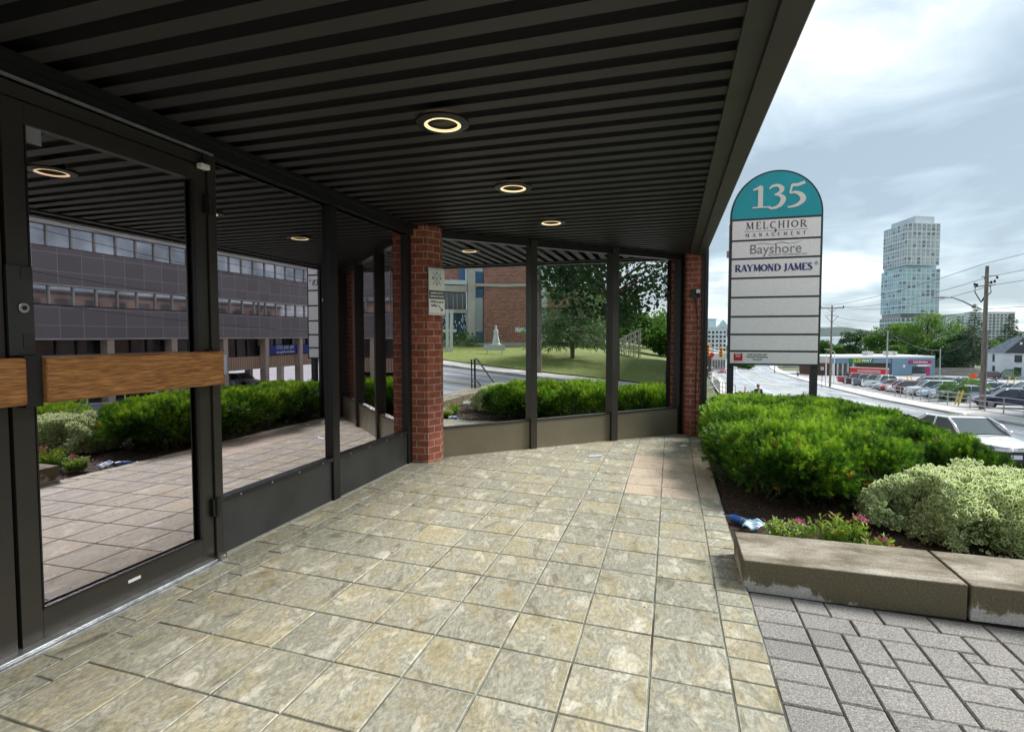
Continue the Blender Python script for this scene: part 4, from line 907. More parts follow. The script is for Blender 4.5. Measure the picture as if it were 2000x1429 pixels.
def car(kind,paint,label,loc,head,grp='cars parked in the lot across the street',detail=False):
    L,W,dk,belt,gh,top,wr,wx=KIND[kind]; hw=W/2; t=thing('parked_car' if not detail else 'white_sedan',label,'pickup truck' if kind=='pickup' else 'car',loc,head,grp)
    # local: nose at -Y side: x along width, y = distance behind nose
    xs=sorted(set([p[0] for p in dk]+[.25,.75,1.0,2.4,3.0,L-.9,L-.25])); V=[];F=[]
    for x in xs:
        z=float(np.interp(x,[p[0] for p in dk],[p[1] for p in dk])); e=min(x,L-x); tp=1-.16*math.exp(-e/.22)-.05*math.exp(-e/.8); zb=.20+.13*math.exp(-e/.25)
        zs_=z*.60
        ring=[(.0,zb),(.72,zb),(.95,zb+.08),(1.0,zs_),(.985,z-.16),(.93,z-.05),(.80,z),(.0,z+.035)]
        if kind=='pickup' and 3.95<=x<=L-.05: ring[6]=(.86,z); ring[7]=(.0,z-.0)
        for (q,zz2) in ring: V.append((q*hw*tp,x,zz2))
        for (q,zz2) in ring[-2:0:-1]: V.append((-q*hw*tp,x,zz2))
    n=14
    for j in range(len(xs)-1):
        for i in range(n): a=j*n+i; b=j*n+(i+1)%n; F.append((a,b,b+n,a+n))
    F.append(tuple(range(n-1,-1,-1))); F.append(tuple(range((len(xs)-1)*n,len(xs)*n)))
    m_=bpy.data.meshes.new('body'); m_.from_pydata(V,[],F); m_.update(); body=link('body',m_,'paint_'+paint,t,smooth=True); ss=body.modifiers.new('s','SUBSURF'); ss.levels=2 if detail else 1; ss.render_levels=ss.levels
    # greenhouse
    gx0,gx1,gx2,gx3=gh; wb=hw*.90; wt=hw*.70
    V=[(-wb,gx0,belt-.04),(wb,gx0,belt-.04),(wt,gx1,top-.03),(-wt,gx1,top-.03),(-wb*1.0,gx3,belt-.04),(wb,gx3,belt-.04),(wt*.98,gx2,top-.03),(-wt*.98,gx2,top-.03)]
    g=MB(); g.v=V; g.f=[(0,1,2,3),(4,7,6,5),(1,5,6,2),(0,3,7,4),(3,2,6,7),(0,4,5,1)]; g.build('glass','car_glass',t,bevel=.05,seg=3,uv=False)
    r=MB(); r.v=[(-wt-.02,gx1-.06,top-.045),(wt+.02,gx1-.06,top-.045),(wt+.02,gx2+.06,top-.045),(-wt-.02,gx2+.06,top-.045),(-wt*.8,gx1+.12,top+.005),(wt*.8,gx1+.12,top+.005),(wt*.8,gx2-.1,top+.005),(-wt*.8,gx2-.1,top+.005)]
    r.f=[(3,2,1,0),(4,5,6,7),(0,1,5,4),(1,2,6,5),(2,3,7,6),(3,0,4,7)]; r.build('roof','paint_'+paint,t,bevel=.03,seg=3,uv=False,smooth=False)
    for s in (-1,1):
        p=MB(); p.tube([(s*wb,gx0-.02,belt-.02),(s*(wb*.45+wt*.57),(gx0+gx1)/2-.02,(belt+top)/2+.03),(s*wt,gx1,top-.025)],[.05,.045,.04],8); p.build('pillar','paint_'+paint,t,uv=False,smooth=True); p=MB(); p.tube([(s*wb,gx3,belt-.02),(s*wt,gx2,top-.03)],[.09,.06],8); p.build('pillar','paint_'+paint,t,uv=False,smooth=True); p=MB(); xm=(gx1+gx2)/2; p.tube([(s*wb*1.0,xm,belt-.04),(s*(wt+.015),xm,top-.03)],[.035,.03],6); p.build('pillar','paint_'+paint,t,uv=False,smooth=True)
    if kind=='pickup':
        MB().box(-hw*.78,4.02,1.12,hw*.78,L-.12,1.2).build('truck_bed_liner','trim_black',t)
    for s in (-1,1):
        for x in wx:
            MB().tube([(s*(hw-.14),x,wr+.04),(s*(hw-.01),x,wr+.04)],wr*1.18,20).build('wheel_arch','trim_black',t,uv=False)
            wo=MB().tube([(s*(hw-.2),x,wr),(s*(hw-.17),x,wr),(s*(hw-.0),x,wr),(s*(hw+.015),x,wr)],[wr*.94,wr,wr,wr*.93],20).build('wheel','tyre',t,uv=False)
            MB().tube([(s*(hw+.0),x,wr),(s*(hw+.022),x,wr)],[wr*.66,wr*.60],14).build('rim','rim',wo,uv=False)
        if not detail: MB().box(s*hw*.50-.17,.02,dk[1][1]-.12,s*hw*.50+.17,.16,dk[1][1]-.02).build('headlight','headlamp',t,bevel=.02)
        MB().box(s*hw*.70-.11,L-.14,belt-.28,s*hw*.70+.11,L-.01,belt-.06).build('taillight','tail_lamp',t,bevel=.02)
        MB().obox((s*(hw+.05),gx0+.35,belt+.04),(1,0,0),(0,1,0),(0,0,1),.10,.06,.065).build('mirror','paint_'+paint,t,bevel=.03,seg=3)
    if not detail:
        MB().box(-hw*.45,-.005,.42,hw*.45,.10,.60).build('grille','trim_black',t,bevel=.02)
    MB().box(-.15,L-.03,.60,.15,L+.01,.72).build('licence_plate','licence_plate',t)
    return t
def head_to(dx,dy): return math.atan2(-dx,dy)   # rotation that turns local +Y (towards the tail) to (dx,dy)
# white sedan driving past: nose towards the viewer
nose=Vector((10.22,20.0,0)); nose.z=rz(20.0)
c=car('sedan','white','white sedan in the street beyond the cream edged shrubs',nose,head_to(-.17,1),'cars on the street',True)
slope=math.atan((rz(24)-rz(20))/4); c.rotation_euler=(slope,0,c.rotation_euler.z)
gr=MB(); gp_=[(-.56,.56),(.56,.56),(.70,.38),(.52,.22),(-.52,.22),(-.70,.38)]
o=xzprism(gp_,-.035,.12).build('grille','trim_black',c,bevel=.015)
MB().box(-.16,-.05,.34,.16,-.034,.47).build('licence_plate','licence_plate',c); MB().tube([(0,-.03,.615),(0,-.012,.62)],.055,20).build('emblem','chrome',c,uv=False)
for s in (-1,1):
    o=MB(); o.v=[(s*.12,-.012,.665),(s*.45,.03,.66),(s*.80,.30,.74),(s*.845,.52,.79),(s*.72,.20,.755),(s*.42,.015,.715),(s*.12,-.01,.69)]; n_=7
    o.v+= [(x,y+.12,z) for x,y,z in o.v]; o.f=[tuple(range(n_)),tuple(range(2*n_-1,n_-1,-1))]+[(k,(k+1)%n_,(k+1)%n_+n_,k+n_) for k in range(n_)]
    o.build('headlight','headlamp' ,c,uv=False); o2=MB().box(s*.70-.09,-.0,.30,s*.70+.09,.10,.38).build('fog_lamp','trim_black',c,bevel=.02)
MB().tube([(-.62,1.16,.945),(0,1.05,.975),(.62,1.16,.945)],.018,6).build('wiper','trim_black',c,uv=False)
# ------------------------------------------------------------------ facades built from real planes
class Fac:
    def __init__(s,p,q,z0=0): s.p=Vector((p[0],p[1])); s.q=Vector((q[0],q[1])); s.d=(s.q-s.p).normalized(); s.n=Vector((-s.d.y,s.d.x)); s.L=(s.q-s.p).length; s.z0=z0
    def sz(s,u,v,src=None):
        o,d=src(u,v) if src else (Vector((0,0,EYE)),ray(u,v))
        n=s.n; k=((s.p.x-o.x)*n.x+(s.p.y-o.y)*n.y)/(d.x*n.x+d.y*n.y); P=o+d*k
        return (P.x-s.p.x)*s.d.x+(P.y-s.p.y)*s.d.y, P.z
    def slab(s,mb,s0,s1,z0,z1,o0,o1):   # o<0 is in front of the plane (towards -n)
        a=s.p+s.d*s0;b=s.p+s.d*s1; mb.prism([tuple(a+s.n*o0),tuple(b+s.n*o0),tuple(b+s.n*o1),tuple(a+s.n*o1)],z0,z1); return mb
    def px(s,mb,u0,v0,u1,v1,o0,o1,src=None):
        s0,z1=s.sz(u0,v0,src); s1,z0=s.sz(u1,v1,src); 
        if s0>s1: s0,s1=s1,s0
        return s.slab(mb,s0,s1,min(z0,z1),max(z0,z1),o0,o1)
def capped(rects, fac, root, name, m, o0, o1):
    for r in rects[:100]: part(fac.slab(MB(),*r,o0,o1),name,m,root)
    if rects[100:]:
        mb=MB(); 
        for r in rects[100:]: fac.slab(mb,*r,o0,o1)
        o=part(mb,name,m,root); o['kind']='stuff'
mat('glass_dark',(.05,.055,.06),.08,.0,spec=1.,var=.5,scale=.35); mat('glass_pale',(.55,.62,.66),.15,.1,var=.25,scale=.15)
mat('office_glass',(.50,.50,.52),.04,.85,var=.35,scale=.5); mat('white_render',(.66,.68,.70),.8,var=.08,scale=.5); mat('bluegreen_glass',(.34,.46,.50),.2,.2,var=.2,scale=.1)
mat('concrete_pale',(.52,.49,.44),.85,var=.12,scale=.8); mat('tan_column',(.58,.46,.36),.85,var=.1); mat('roof_grey',(.20,.22,.25),.8,var=.25,scale=2); mat('store_blue',(.17,.27,.36),.7,var=.06); mat('store_brick',(.10,.045,.03),.8,var=.2)
mat('green_sign',(.0,.20,.07),.5); mat('sub_yellow',(.80,.62,.02),.5); mat('magenta',(.42,.02,.14),.5,var=.1); mat('white_roof',(.75,.77,.8),.7); mat('banner_red',(.62,.03,.03),.5); mat('banner_blue',(.02,.04,.30),.5); mat('signal_yellow',(.80,.42,.02),.5); mat('bollard_yellow',(.70,.50,.03),.5); mat('orange_sign',(.85,.12,.02),.6); mat('fence_wood',(.33,.29,.25),.9,var=.2,scale=6); mat('blue_panel',(.06,.16,.33),.5); mat('dark_shingle',(.06,.065,.075),.8)
brickmat('office_panel',(.25,.215,.215),(.215,.18,.18),(.50,.46,.48),1.29,1.03,.014,rough=.6,var=.12,bumpd=.002,offset=0.)
brickmat('louver',(.62,.42,.28),(.56,.37,.25),(.20,.12,.08),.24,9,.03,rough=.8,var=.1,offset=0.)
brickmat('mosaic',(.02,.07,.10),(.05,.12,.16),(.05,.06,.06),.35,.9,.03,offset=.5)

# --- office block across the street (seen reflected in the windows)
OX=28.0; O=Fac((OX,46),(OX,8.5)); O=Fac((OX,8.5),(OX,46.2)); O.n=Vector((1,0))    # +n points away from the street
t=thing('office_building','long dark brown office block on tan columns reflected in the windows','building',(OX,27,-2.9)); OB=t
for z0,z1 in ((4.36,6.5),(1.28,3.2)):
    part(O.slab(MB(),0,37.7,z0,z1,0,.4),'spandrel_panels','office_panel',t); part(O.slab(MB(),0,37.7,z0-.04,z0+.05,-.05,.0),'sill','concrete_pale',t)
part(O.slab(MB(),-.1,37.8,7.72,8.08,-.12,.5),'parapet','concrete_pale',t); part(O.slab(MB(),.1,37.5,1.2,7.9,.62,18),'building_core','interior_dark',t)
part(MB().box(OX,8.3,1.28,OX+18,8.5,7.9),'end_wall','office_panel',t); part(MB().box(OX,46.2,1.28,OX+18,46.4,7.9),'end_wall','office_panel',t)
rr=[];mm=[]
for z0,z1 in ((6.55,7.70),(3.25,4.30)):
    for k in range(29): rr.append((.1+k*1.29,.1+k*1.29+1.22,z0,z1)); mm.append((.02+k*1.29,.10+k*1.29,z0,z1))
capped(rr,O,t,'window','office_glass',.12,.16)
mb=MB(); [O.slab(mb,*r,.02,.2) for r in mm]; part(mb,'window_mullions','concrete_pale',t)
part(O.slab(MB(),.5,37.2,-.30,1.27,.95,1.1),'shopfront_glass','glass_dark',t); part(O.slab(MB(),.3,37.4,-1.3,-.28,.55,.8),'louvre_band','louver',t)
mb=MB(); [O.slab(mb,k*1.125+.2,k*1.125+.28,-.28,1.27,.85,.94) for k in range(33)]; part(mb,'shopfront_mullions','steel_dark',t)
for k in range(9): 
    y=11.3+k*4.5; part(MB().box(OX+.05,y-.22,-5,OX+.65,y+.22,1.28),'column','tan_column',t)
    part(MB().box(OX+6,y-.22,-5,OX+6.6,y+.22,-1.3),'column','concrete_pale',t)
part(MB().box(OX+.3,8.6,-1.36,OX+17.9,46.1,-1.31),'car_park_ceiling','concrete_pale',t)
part(O.slab(MB(),30.2,34.4,-.2,.62,.3,.36),'blue_banner','banner_blue',t); part(O.slab(MB(),34.9,37.2,-.2,.62,.3,.36),'blue_banner','banner_blue',t)
RZ=(PI/2,0,-PI/2)
def otext(s_,size,y,z,m='white_sheet',sx=1): o=text(s_,size,'lettering',m,t,(0,0,0),(0,0,0),.01,sx=sx); o.rotation_euler=RZ; o.location=Vector((OX+.28,y,z))-t.location
otext('705-354-2273',.42,40.9,.40,sx=1.0); otext('tridentcollege.ca',.36,40.9,.0,sx=1.)
part(O.slab(MB(),23.6,25.0,-1.5,.0,-.3,-.2),'white_signboard','white_sheet',t); o=text('M\nP',.55,'lettering','ink',t,(0,0,0),(0,0,0),.01); o.rotation_euler=RZ; o.location=Vector((OX-.33,32.8,-.7))-t.location
t=thing('guard_rail','white pipe guard rail along the pavement before the office block','railing',(23.3,16,-2)); mb=MB()
for y in lin(10,24,8): mb.tube([(0,y-16,rz(y)+2.1),(0,y-16,rz(y)+3.1)],.035,6)
for h in (2.6,3.05): mb.tube([(0,y-16,rz(y)+h) for y in lin(10,24,8)],.03,6)
mb.build('rails','white_plastic',t,uv=False)
# --- brick building on the lawn (reflected in the angled bay window)
MC=8.34
def bray(u,v): d=ray(u,v); return Vector((-MC,MC,EYE)),Vector((d.y,d.x,d.z))
def bat(u,v,dep): o,d=bray(u,v); return o+d*dep
p=bat(846,675,49); q=bat(1068,675,51)
K=Fac(p,q); 
if K.n.dot(Vector((1,0)))<0: K.n=-K.n
t=thing('brick_building','large red brick building with pale concrete frame reflected beyond the lawn','building',(p.x,p.y,.3)); KB=t
def kp(name,m,u0,v0,u1,v1,o0,o1): return part(K.px(MB(),u0,v0,u1,v1,o0,o1,bray),name,m,t)
kp('wall','brick_far',840,400,911,676,.25,8); kp('wall','brick_far',944.5,400,1052,672,0,8); kp('wall','white_render',1052.5,400,1068,676,-.1,8)
kp('concrete_pier','concrete_pale',912,395,927.5,677,-.4,.6); kp('plinth','concrete_pale',928,669,1052,678,-.25,0)
kp('concrete_beam','concrete_pale',928,553,1052,560.5,-.18,-.0); kp('concrete_beam','white_render',855,547,911.7,556,-.35,.2); kp('concrete_beam','concrete_pale',855,556.5,911.7,570,-.2,.2)
kp('window','glass_pale',928,400,944,530,.25,.3); kp('window','blue_panel',928,530.2,944,552,.25,.3); kp('window','blue_panel',928,561,944,581,.25,.3); kp('window','glass_pale',928,581.2,944,648,.25,.3); kp('window','blue_panel',928,648.2,944,668,.25,.3)
kp('window','blue_panel',897,522,910,546.8,.1,.2); kp('window','glass_dark',858,571,911,604,.1,.2); kp('sill','concrete_pale',855,604.3,911.5,612,-.15,.22)
for u in (872,884,892,903): kp('mullion','concrete_pale',u,571,u+1.1,604,.02,.1)
kp('mosaic_panel','mosaic',858,612.4,911.5,664,.05,.2)
mb=MB(); r_=random.Random(8)
for k in range(60): u=r_.uniform(859,909); v=r_.uniform(614,655); K.px(mb,u,v,u+1.6,v+5,-.02,.05,bray)
part(mb,'mosaic_tiles','white_render',t); kp('planter','concrete_pale',852,663,921,678,-2.2,-1.4); kp('wall_notice','white_sheet',1006,641,1026,649,-.06,-.01)
def placed(name,label,cat,P,grp=None): return thing(name,label,cat,P,0,grp)
P=bat(878,682,40); P.z=terr(P.x,P.y)-.02; t=thing('white_cross','tall pale double bar cross on the lawn by the brick building','monument',P,math.radians(60))
MB().box(-.30,-.08,0,-.08,.08,3.2).box(.02,-.08,0,.26,.08,3.15).box(-.62,-.06,1.55,-.31,.06,1.75).box(.27,-.06,1.55,.55,.06,1.75).build('cross_bars','white_render',t,bevel=.01)
P=bat(966,690,40); P.z=terr(P.x,P.y)-.02; t=thing('notice_board','low white framed notice board on two legs on the lawn','sign',P,math.radians(60))
MB().box(-.8,-.04,.35,.8,.04,.75).build('frame','white_render',t,bevel=.01); MB().box(-.72,-.06,.42,.72,-.041,.69).build('board','concrete_pale',t); MB().box(-.6,-.03,-.1,-.54,.03,.35).box(.54,-.03,-.1,.6,.03,.35).build('legs','white_render',t)
P=bat(969,678,44); P.z=terr(P.x,P.y)-.02; t=thing('statue','white robed statue standing before the brick wall','statue',P)
MB().lathe((0,0,0),[(.0,0),(.45,0),(.42,.5),(.30,.52),(.30,.6),(.24,.95),(.17,1.3),(.20,1.55),(.15,1.68),(.07,1.73),(.06,1.77),(.09,1.83),(.095,1.92),(.05,1.99),(0,2.0)],20).build('robed_figure','white_render',t,uv=False,smooth=True)
p=bat(1062,672,66); q=bat(1175,672,66); t=thing('brick_annexe','lower brick wing half hidden behind the conifer','building',(p.x,p.y,.5)); K2=Fac(p,q)
if K2.n.dot(Vector((1,0)))<0: K2.n=-K2.n
part(K2.px(MB(),1062,560,1175,676,0,6,bray),'wall','brick_far',t); part(K2.px(MB(),1068,640,1086,676,-.1,-.01,bray),'door','store_brick',t); part(K2.px(MB(),1140,630,1150,664,-.1,-.01,bray),'window','white_render',t)
P=bat(1250,690,48); P.z=terr(P.x,P.y); t=thing('wooden_stair','pale timber stair with railings beyond the lawn','stairs',P); mb=MB()
for k in range(9): mb.box(-1.2,-3+k*.35,.2*k,1.2,-2.7+k*.35,.2*k+.06)
for s in (-1.2,1.2):
    for h in (.5,1.0): mb.tube([(s,-3,h),(s,.1,1.7+h)],.05,5)
    for k in range(8): mb.tube([(s,-3+k*.42,0),(s,-3+k*.42,1+.24*k)],.05,5)
mb.build('timber','concrete_pale',t,uv=False)

# ------------------------------------------------------------------ trees
def limbs(mb,base,h,r,rr,n,spread,start=.35):
    mb.tube([base,(base[0]+rr.uniform(-.1,.1)*h*.1,base[1],base[2]+h*.4),(base[0]+rr.uniform(-.1,.1)*h*.2,base[1]+rr.uniform(-.1,.1)*h*.2,base[2]+h*.85)],[r,r*.75,r*.2],8,False)
    for k in range(n):
        a=rr.uniform(0,2*PI); z=base[2]+h*rr.uniform(start,.75); L=spread*rr.uniform(.5,.95); mb.tube([(base[0],base[1],z),(base[0]+math.cos(a)*L*.5,base[1]+math.sin(a)*L*.5,z+h*.10),(base[0]+math.cos(a)*L,base[1]+math.sin(a)*L,z+h*.2)],[r*.4,r*.25,r*.06],5,False)
def broad(label,P,h,w_,m,seed,clumps=46,per=150,leaf=.3,low=.22,grp='trees',th=1.):
    rg=np.random.default_rng(seed); rr=random.Random(seed); t=thing('broadleaf_tree',label,'tree',P,0,grp)
    mb=MB(); limbs(mb,(0,0,-.3),h,h*.022,rr,9,w_*.45); mb.build('trunk','bark',t,uv=False)
    PP=[];DD=[];RR=[]
    for k in range(clumps):
        d=nrm(rg.normal(size=(1,3)))[0]; q=rg.uniform(.45,1.)**.6; c=np.array([d[0]*w_*.42*q,d[1]*w_*.42*q*th,h*(low+(1-low)/2)+d[2]*h*(1-low)*.42*q])
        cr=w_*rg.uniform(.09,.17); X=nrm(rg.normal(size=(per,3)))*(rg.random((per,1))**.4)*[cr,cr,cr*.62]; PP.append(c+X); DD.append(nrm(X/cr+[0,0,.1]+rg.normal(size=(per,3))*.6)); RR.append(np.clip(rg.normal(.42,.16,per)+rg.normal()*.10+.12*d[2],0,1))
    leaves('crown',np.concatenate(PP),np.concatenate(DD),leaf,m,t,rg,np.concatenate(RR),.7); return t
def conifer(label,P,h,w_,m,seed,tiers=20,leaf=.35,grp='trees',bare=.08,droop=-.25,dens=46,ratio=.32):
    rg=np.random.default_rng(seed); t=thing('conifer_tree',label,'tree',P,0,grp)
    MB().tube([(0,0,-.3),(0,0,h*.5),(0,0,h*.98)],[h*.018,h*.012,.02],8,False).build('trunk','bark_grey',t,uv=False)
    PP=[];DD=[];RR=[]; mb=MB()
    for k in range(tiers):
        f=k/(tiers-1); z=h*(bare+(1-bare)*f*.97); R_=w_/2*(1-f)**.85*rg.uniform(.8,1.1)+.08*w_*.2; nb=int(7+9*(1-f))
        for b in range(nb):
            a=rg.uniform(0,2*PI); L=R_*rg.uniform(.7,1.1); e=np.array([math.cos(a)*L,math.sin(a)*L,droop*L*.6+.1*L]); n=max(6,int(dens*(L/(w_/2))))
            q=rg.random(n)**.6; X=np.array([0,0,z])+e*q[:,None]+rg.normal(size=(n,3))*[.06*L+.04,.06*L+.04,.03*L+.03]; PP.append(X); DD.append(nrm(e/np.linalg.norm(e)*.7+rg.normal(size=(n,3))*.45+[0,0,-.15])); RR.append(np.clip(.25+.35*q+rg.normal(size=n)*.12,0,1))
            if b%2==0: mb.tube([(0,0,z),tuple(np.array([0,0,z])+e*.9)],[h*.004+.01,.006],4,False)
    mb.build('branches','bark_grey',t,uv=False); leaves('crown',np.concatenate(PP),np.concatenate(DD),leaf,m,t,rg,np.concatenate(RR),ratio); return t
def tp(u,d,vt):   # foot on the ground at picture column u and distance d; height so that the tip reaches row vt
    P=at(u,700,d); g=terr(P.x,P.y); return Vector((P.x,P.y,g)), at(u,vt,d).z-g
for i,(u,d,vt,w_,kind,m,lb,lf) in enumerate([
 (1672,200,639,12.5,'b','leaf_dark','round dark green tree behind the sandwich shop',.5),
 (1722,172,636,13,'b','leaf_mid','green tree directly left of the tall crown behind the shop',.5),
 (1762,165,622,15,'b','leaf_bright','bright green tree rising in front of the tower foot',.5),
 (1808,160,606,18,'b','leaf_bright','tallest bright green tree right below the tower',.5),
 (1852,165,624,15,'b','leaf_mid','mid green tree sloping down to the conifers',.5),
 (1838,150,668,9,'b','leaf_dark','dark tree standing behind the end of the blue shop',.45),
 (1786,150,676,9,'b','leaf_dark','low dark tree behind the shop roof',.45),
 (1748,150,672,8,'b','leaf_mid','low tree behind the roof vents of the shop',.45),
 (1862,142,668,9,'c','leaf_blue','grey green conifer with bare trunk behind the board fence',.5),
 (1884,150,640,9,'b','leaf_dark','dense dark tree left of the tall spruce',.45),
 (1901,140,592,9.5,'c','leaf_blue','tall spruce standing just left of the big utility pole',.5),
 (1973,175,611,13,'c','leaf_dark','spruce behind the grey roof of the white house',.6),
 (1930,165,662,9,'b','leaf_bright','light green tree between the pole and the white house',.45),
 (1608,330,664,14,'b','leaf_mid','small round tree by the lake beyond the road sign',.8),
 (1640,240,672,12,'b','leaf_mid','low tree behind the thin pole left of the shop',.6),
 (1385,175,694,9,'b','leaf_mid','small street tree behind the far traffic lights',.5),
 (1445,190,705,5,'b','leaf_mid','small leafy tree right of the sign post foot',.4),
 (1458,182,708,5.5,'b','leaf_mid','clipped bright bush beside the road far below the sign',.4),
 (1992,155,690,5,'b','leaf_dark','dark shrub before the white house wall',.35),
 ]):
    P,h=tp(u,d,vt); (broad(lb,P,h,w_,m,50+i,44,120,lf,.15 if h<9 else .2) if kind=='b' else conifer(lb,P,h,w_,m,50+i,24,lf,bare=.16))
# a line of far shoreline trees is one mass
rg=np.random.default_rng(5); n=26000; xs=rg.uniform(-60,1100,n); ys=rg.uniform(300,440,n); hh=(4+3.5*np.sin(xs*.05)+3*np.sin(xs*.13+1))*rg.random(n)**.5; P=np.stack([xs,ys,np.array([rz(y) for y in ys])+np.maximum(hh,0)],1)
o=leaves('shore_woodland',P,nrm(rg.normal(size=(n,3))),2.2,'leaf_mid',None,rg,rg.random(n)*.7,.8); tag(o,'distant belt of trees along the lake shore','woodland',kind='stuff')
# reflected trees
def btp(u,d,vt): P=bat(u,700,d); g=terr(P.x,P.y)-.02; return Vector((P.x,P.y,g)), bat(u,vt,d).z-g
P,h=btp(1117,39,440); conifer('pine with layered branches on the lawn reflected in the middle bay pane',P,h,7.4,'leaf_pine',90,20,.48,bare=.13,droop=-.3,dens=70,ratio=.13)
P,h=btp(1204,31,430); broad('large leafy tree overhanging the lawn reflected in the right bay pane',P,h,9.5,'leaf_dark',91,46,150,.26,.36)
for i,(u,d,vt,w_,m,lb) in enumerate([(1180,62,560,9,'leaf_mid','tree behind the lawn reflected beside the pine'),(1222,70,610,8,'leaf_mid','green tree beyond the timber stair'),(1262,80,600,9,'leaf_bright','light green tree furthest behind the timber stair'),(1290,60,640,6,'leaf_mid','small tree close to the office block end')]):
    P,h=btp(u,d,vt); broad(lb,P,h,w_,m,95+i,36,110,.4,.1)
P,h=btp(905,50,655); 
t=thing('planter_shrub','leafy shrubs in the planter of the brick building','shrub',bat(890,664,47.2)); rg=np.random.default_rng(77); Q=rg.normal(size=(900,3))*[.5,1.6,.35]; leaves('foliage',Q,nrm(rg.normal(size=(900,3))+[0,0,.6]),.22,'leaf_bright',t,rg,rg.random(900),.5)

# ------------------------------------------------------------------ tower
def tower():
    c0=at(1766,655,385); l0=at(1720,655,415); r0=at(1829.5,655,388); gz_=-9
    t=thing('residential_tower','two tier glass and white tower rising above the trees','building',(c0.x,c0.y,gz_))
    def block(uc,ul,ur,vt,vb,mw,mg,cl,crr,rows,inset=0,dz=.0):
        c=at(uc,655,385+inset); l=at(ul,655,415+inset); r=at(ur,655,388+inset); bk=l+(r-c)
        zt=at(uc,vt,385+inset).z; zb=at(uc,vb,385+inset).z
        part(MB().prism([(c.x,c.y),(r.x,r.y),(bk.x,bk.y),(l.x,l.y)],zb,zt),'wall',mw,t)
        for (p,q,nc) in ((l,c,cl),(c,r,crr)):
            f=Fac(p,q); 
            if nc==0: continue
            if f.n.y<0: f.n=-f.n
            rects=[]; 
            for i in range(nc):
                for j in range(rows):
                    s0=f.L*(i+.24)/nc; s1=f.L*(i+.80)/nc; z0=zb+(zt-zb)*(j+.18+(.10 if j%2==0 else 0))/rows; z1=zb+(zt-zb)*(j+.92-(.0 if j%2==0 else .10))/rows; rects.append((s0,s1,z0,z1))
            random.Random(nc).shuffle(rects); k=len(rects)
            mb=MB(); mb2=MB()
            for n_,r_ in enumerate(rects): f.slab(mb if n_%5 else mb2,*r_,-.25,.0)
            for mbx,mm in ((mb,mg),(mb2,'roof_grey')): o=part(mbx,'windows',mm,t); o['kind']='stuff'
    block(1766,1720,1829.5,437,518,'white_render','glass_tower',10,7,10); block(1766,1722,1824,518,526,'bluegreen_glass','glass_dark',0,0,1,3)
    block(1758,1718,1832,525,612,'tower_blue','bluegreen_glass',10,8,11); block(1758,1721,1828,612,621,'glass_dark','glass_dark',0,0,1,3); block(1758,1717,1832,621,700,'tower_blue','glass_dark',8,8,9)
    block(1780,1734,1817,424,437,'tower_top','glass_dark',0,0,1,6)
mat('glass_tower',(.36,.39,.41),.25,0,var=.3,scale=.08); mat('tower_blue',(.56,.67,.71),.5,var=.08,scale=.1); mat('tower_top',(.5,.54,.58),.6,var=.1)
tower()
def slabblock(name,label,u0,u1,vt,d,base,cols,rows,m='white_render',side=None,dd=14):
    p=at(u0,655,d); q=at(u1,655,d); f=Fac(p,q); 
    if f.n.y<0: f.n=-f.n
    t=thing(name,label,'building',(p.x,p.y,base)); zt=at((u0+u1)/2,vt,d).z
    part(f.slab(MB(),0,f.L,base,zt,0,dd),'wall',m,t); rects=[]
    for i in range(cols):
        for j in range(rows): s0=f.L*(i+.22)/cols; s1=f.L*(i+.78)/cols; H=(zt-base-1)/rows; rects.append((s0,s1,base+H*(j+.3),base+H*(j+.82)))
    mb=MB(); [f.slab(mb,*r,-.15,-.01) for r in rects]; o=part(mb,'windows','glass_dark',t); o['kind']='stuff'
    mb=MB(); [f.slab(mb,f.L*(i+.15)/cols,f.L*(i+.85)/cols,base+H*(j+.16),base+H*(j+.26),-1.0,-.16) for i in range(0,cols,2) for j in range(rows)]; part(mb,'balconies','glass_pale',t); return t,f,zt
slabblock('apartment_block','pale apartment block with balconies behind the big utility pole',1922,1981,609,300,-9,8,13)
slabblock('apartment_block','lower pale apartment wing left of the big utility pole',1866,1921,613,330,-9,6,12)
t,f,zt=slabblock('apartment_block','white block with a roof pavilion far down the street left of the sign',1374,1419,641,262,-11,6,7,dd=18)
part(f.slab(MB(),-.5,f.L+.5,zt,zt+.7,-.6,18.4),'cornice','glass_pale',t)
s0=f.L*.30; part(f.slab(MB(),s0,s0+3.4,zt+.7,zt+4.4,2,6),'roof_pavilion','tower_blue',t); part(f.slab(MB(),s0-.4,s0+3.8,zt+4.4,zt+4.8,1.6,6.4),'pavilion_roof','glass_pale',t)
mb=MB(); c_=f.p+f.d*(f.L*.85); mb.v=[(c_.x-2.6,c_.y,zt+.7),(c_.x+2.6,c_.y,zt+.7),(c_.x,c_.y,zt+4.2),(c_.x-2.6,c_.y+6,zt+.7),(c_.x+2.6,c_.y+6,zt+.7),(c_.x,c_.y+6,zt+4.2)]; mb.f=[(0,1,2),(3,5,4),(0,2,5,3),(1,4,5,2)]; part(mb,'gable_roof','tower_blue',t)
# low shops far down on the left and long pale wall below the sign
for (u0,u1,vt,d,m,lb,nm) in ((1366,1392,694,118,'store_brick','brown shop far down the near side of the street','shop_building'),(1392,1418,690,150,'concrete_pale','grey shop beyond the traffic lights','shop_building'),(1480,1560,711,205,'white_render','long low pale building across the far junction','low_building'),(1560,1622,702,190,'concrete_pale','pale two storey building left of the sandwich shop','low_building')):
    P=at(u0,715,d); slabblock(nm,lb,u0,u1,vt,d,terr(P.x,P.y)-.5,5,1 if d>120 else 2,m,dd=10)

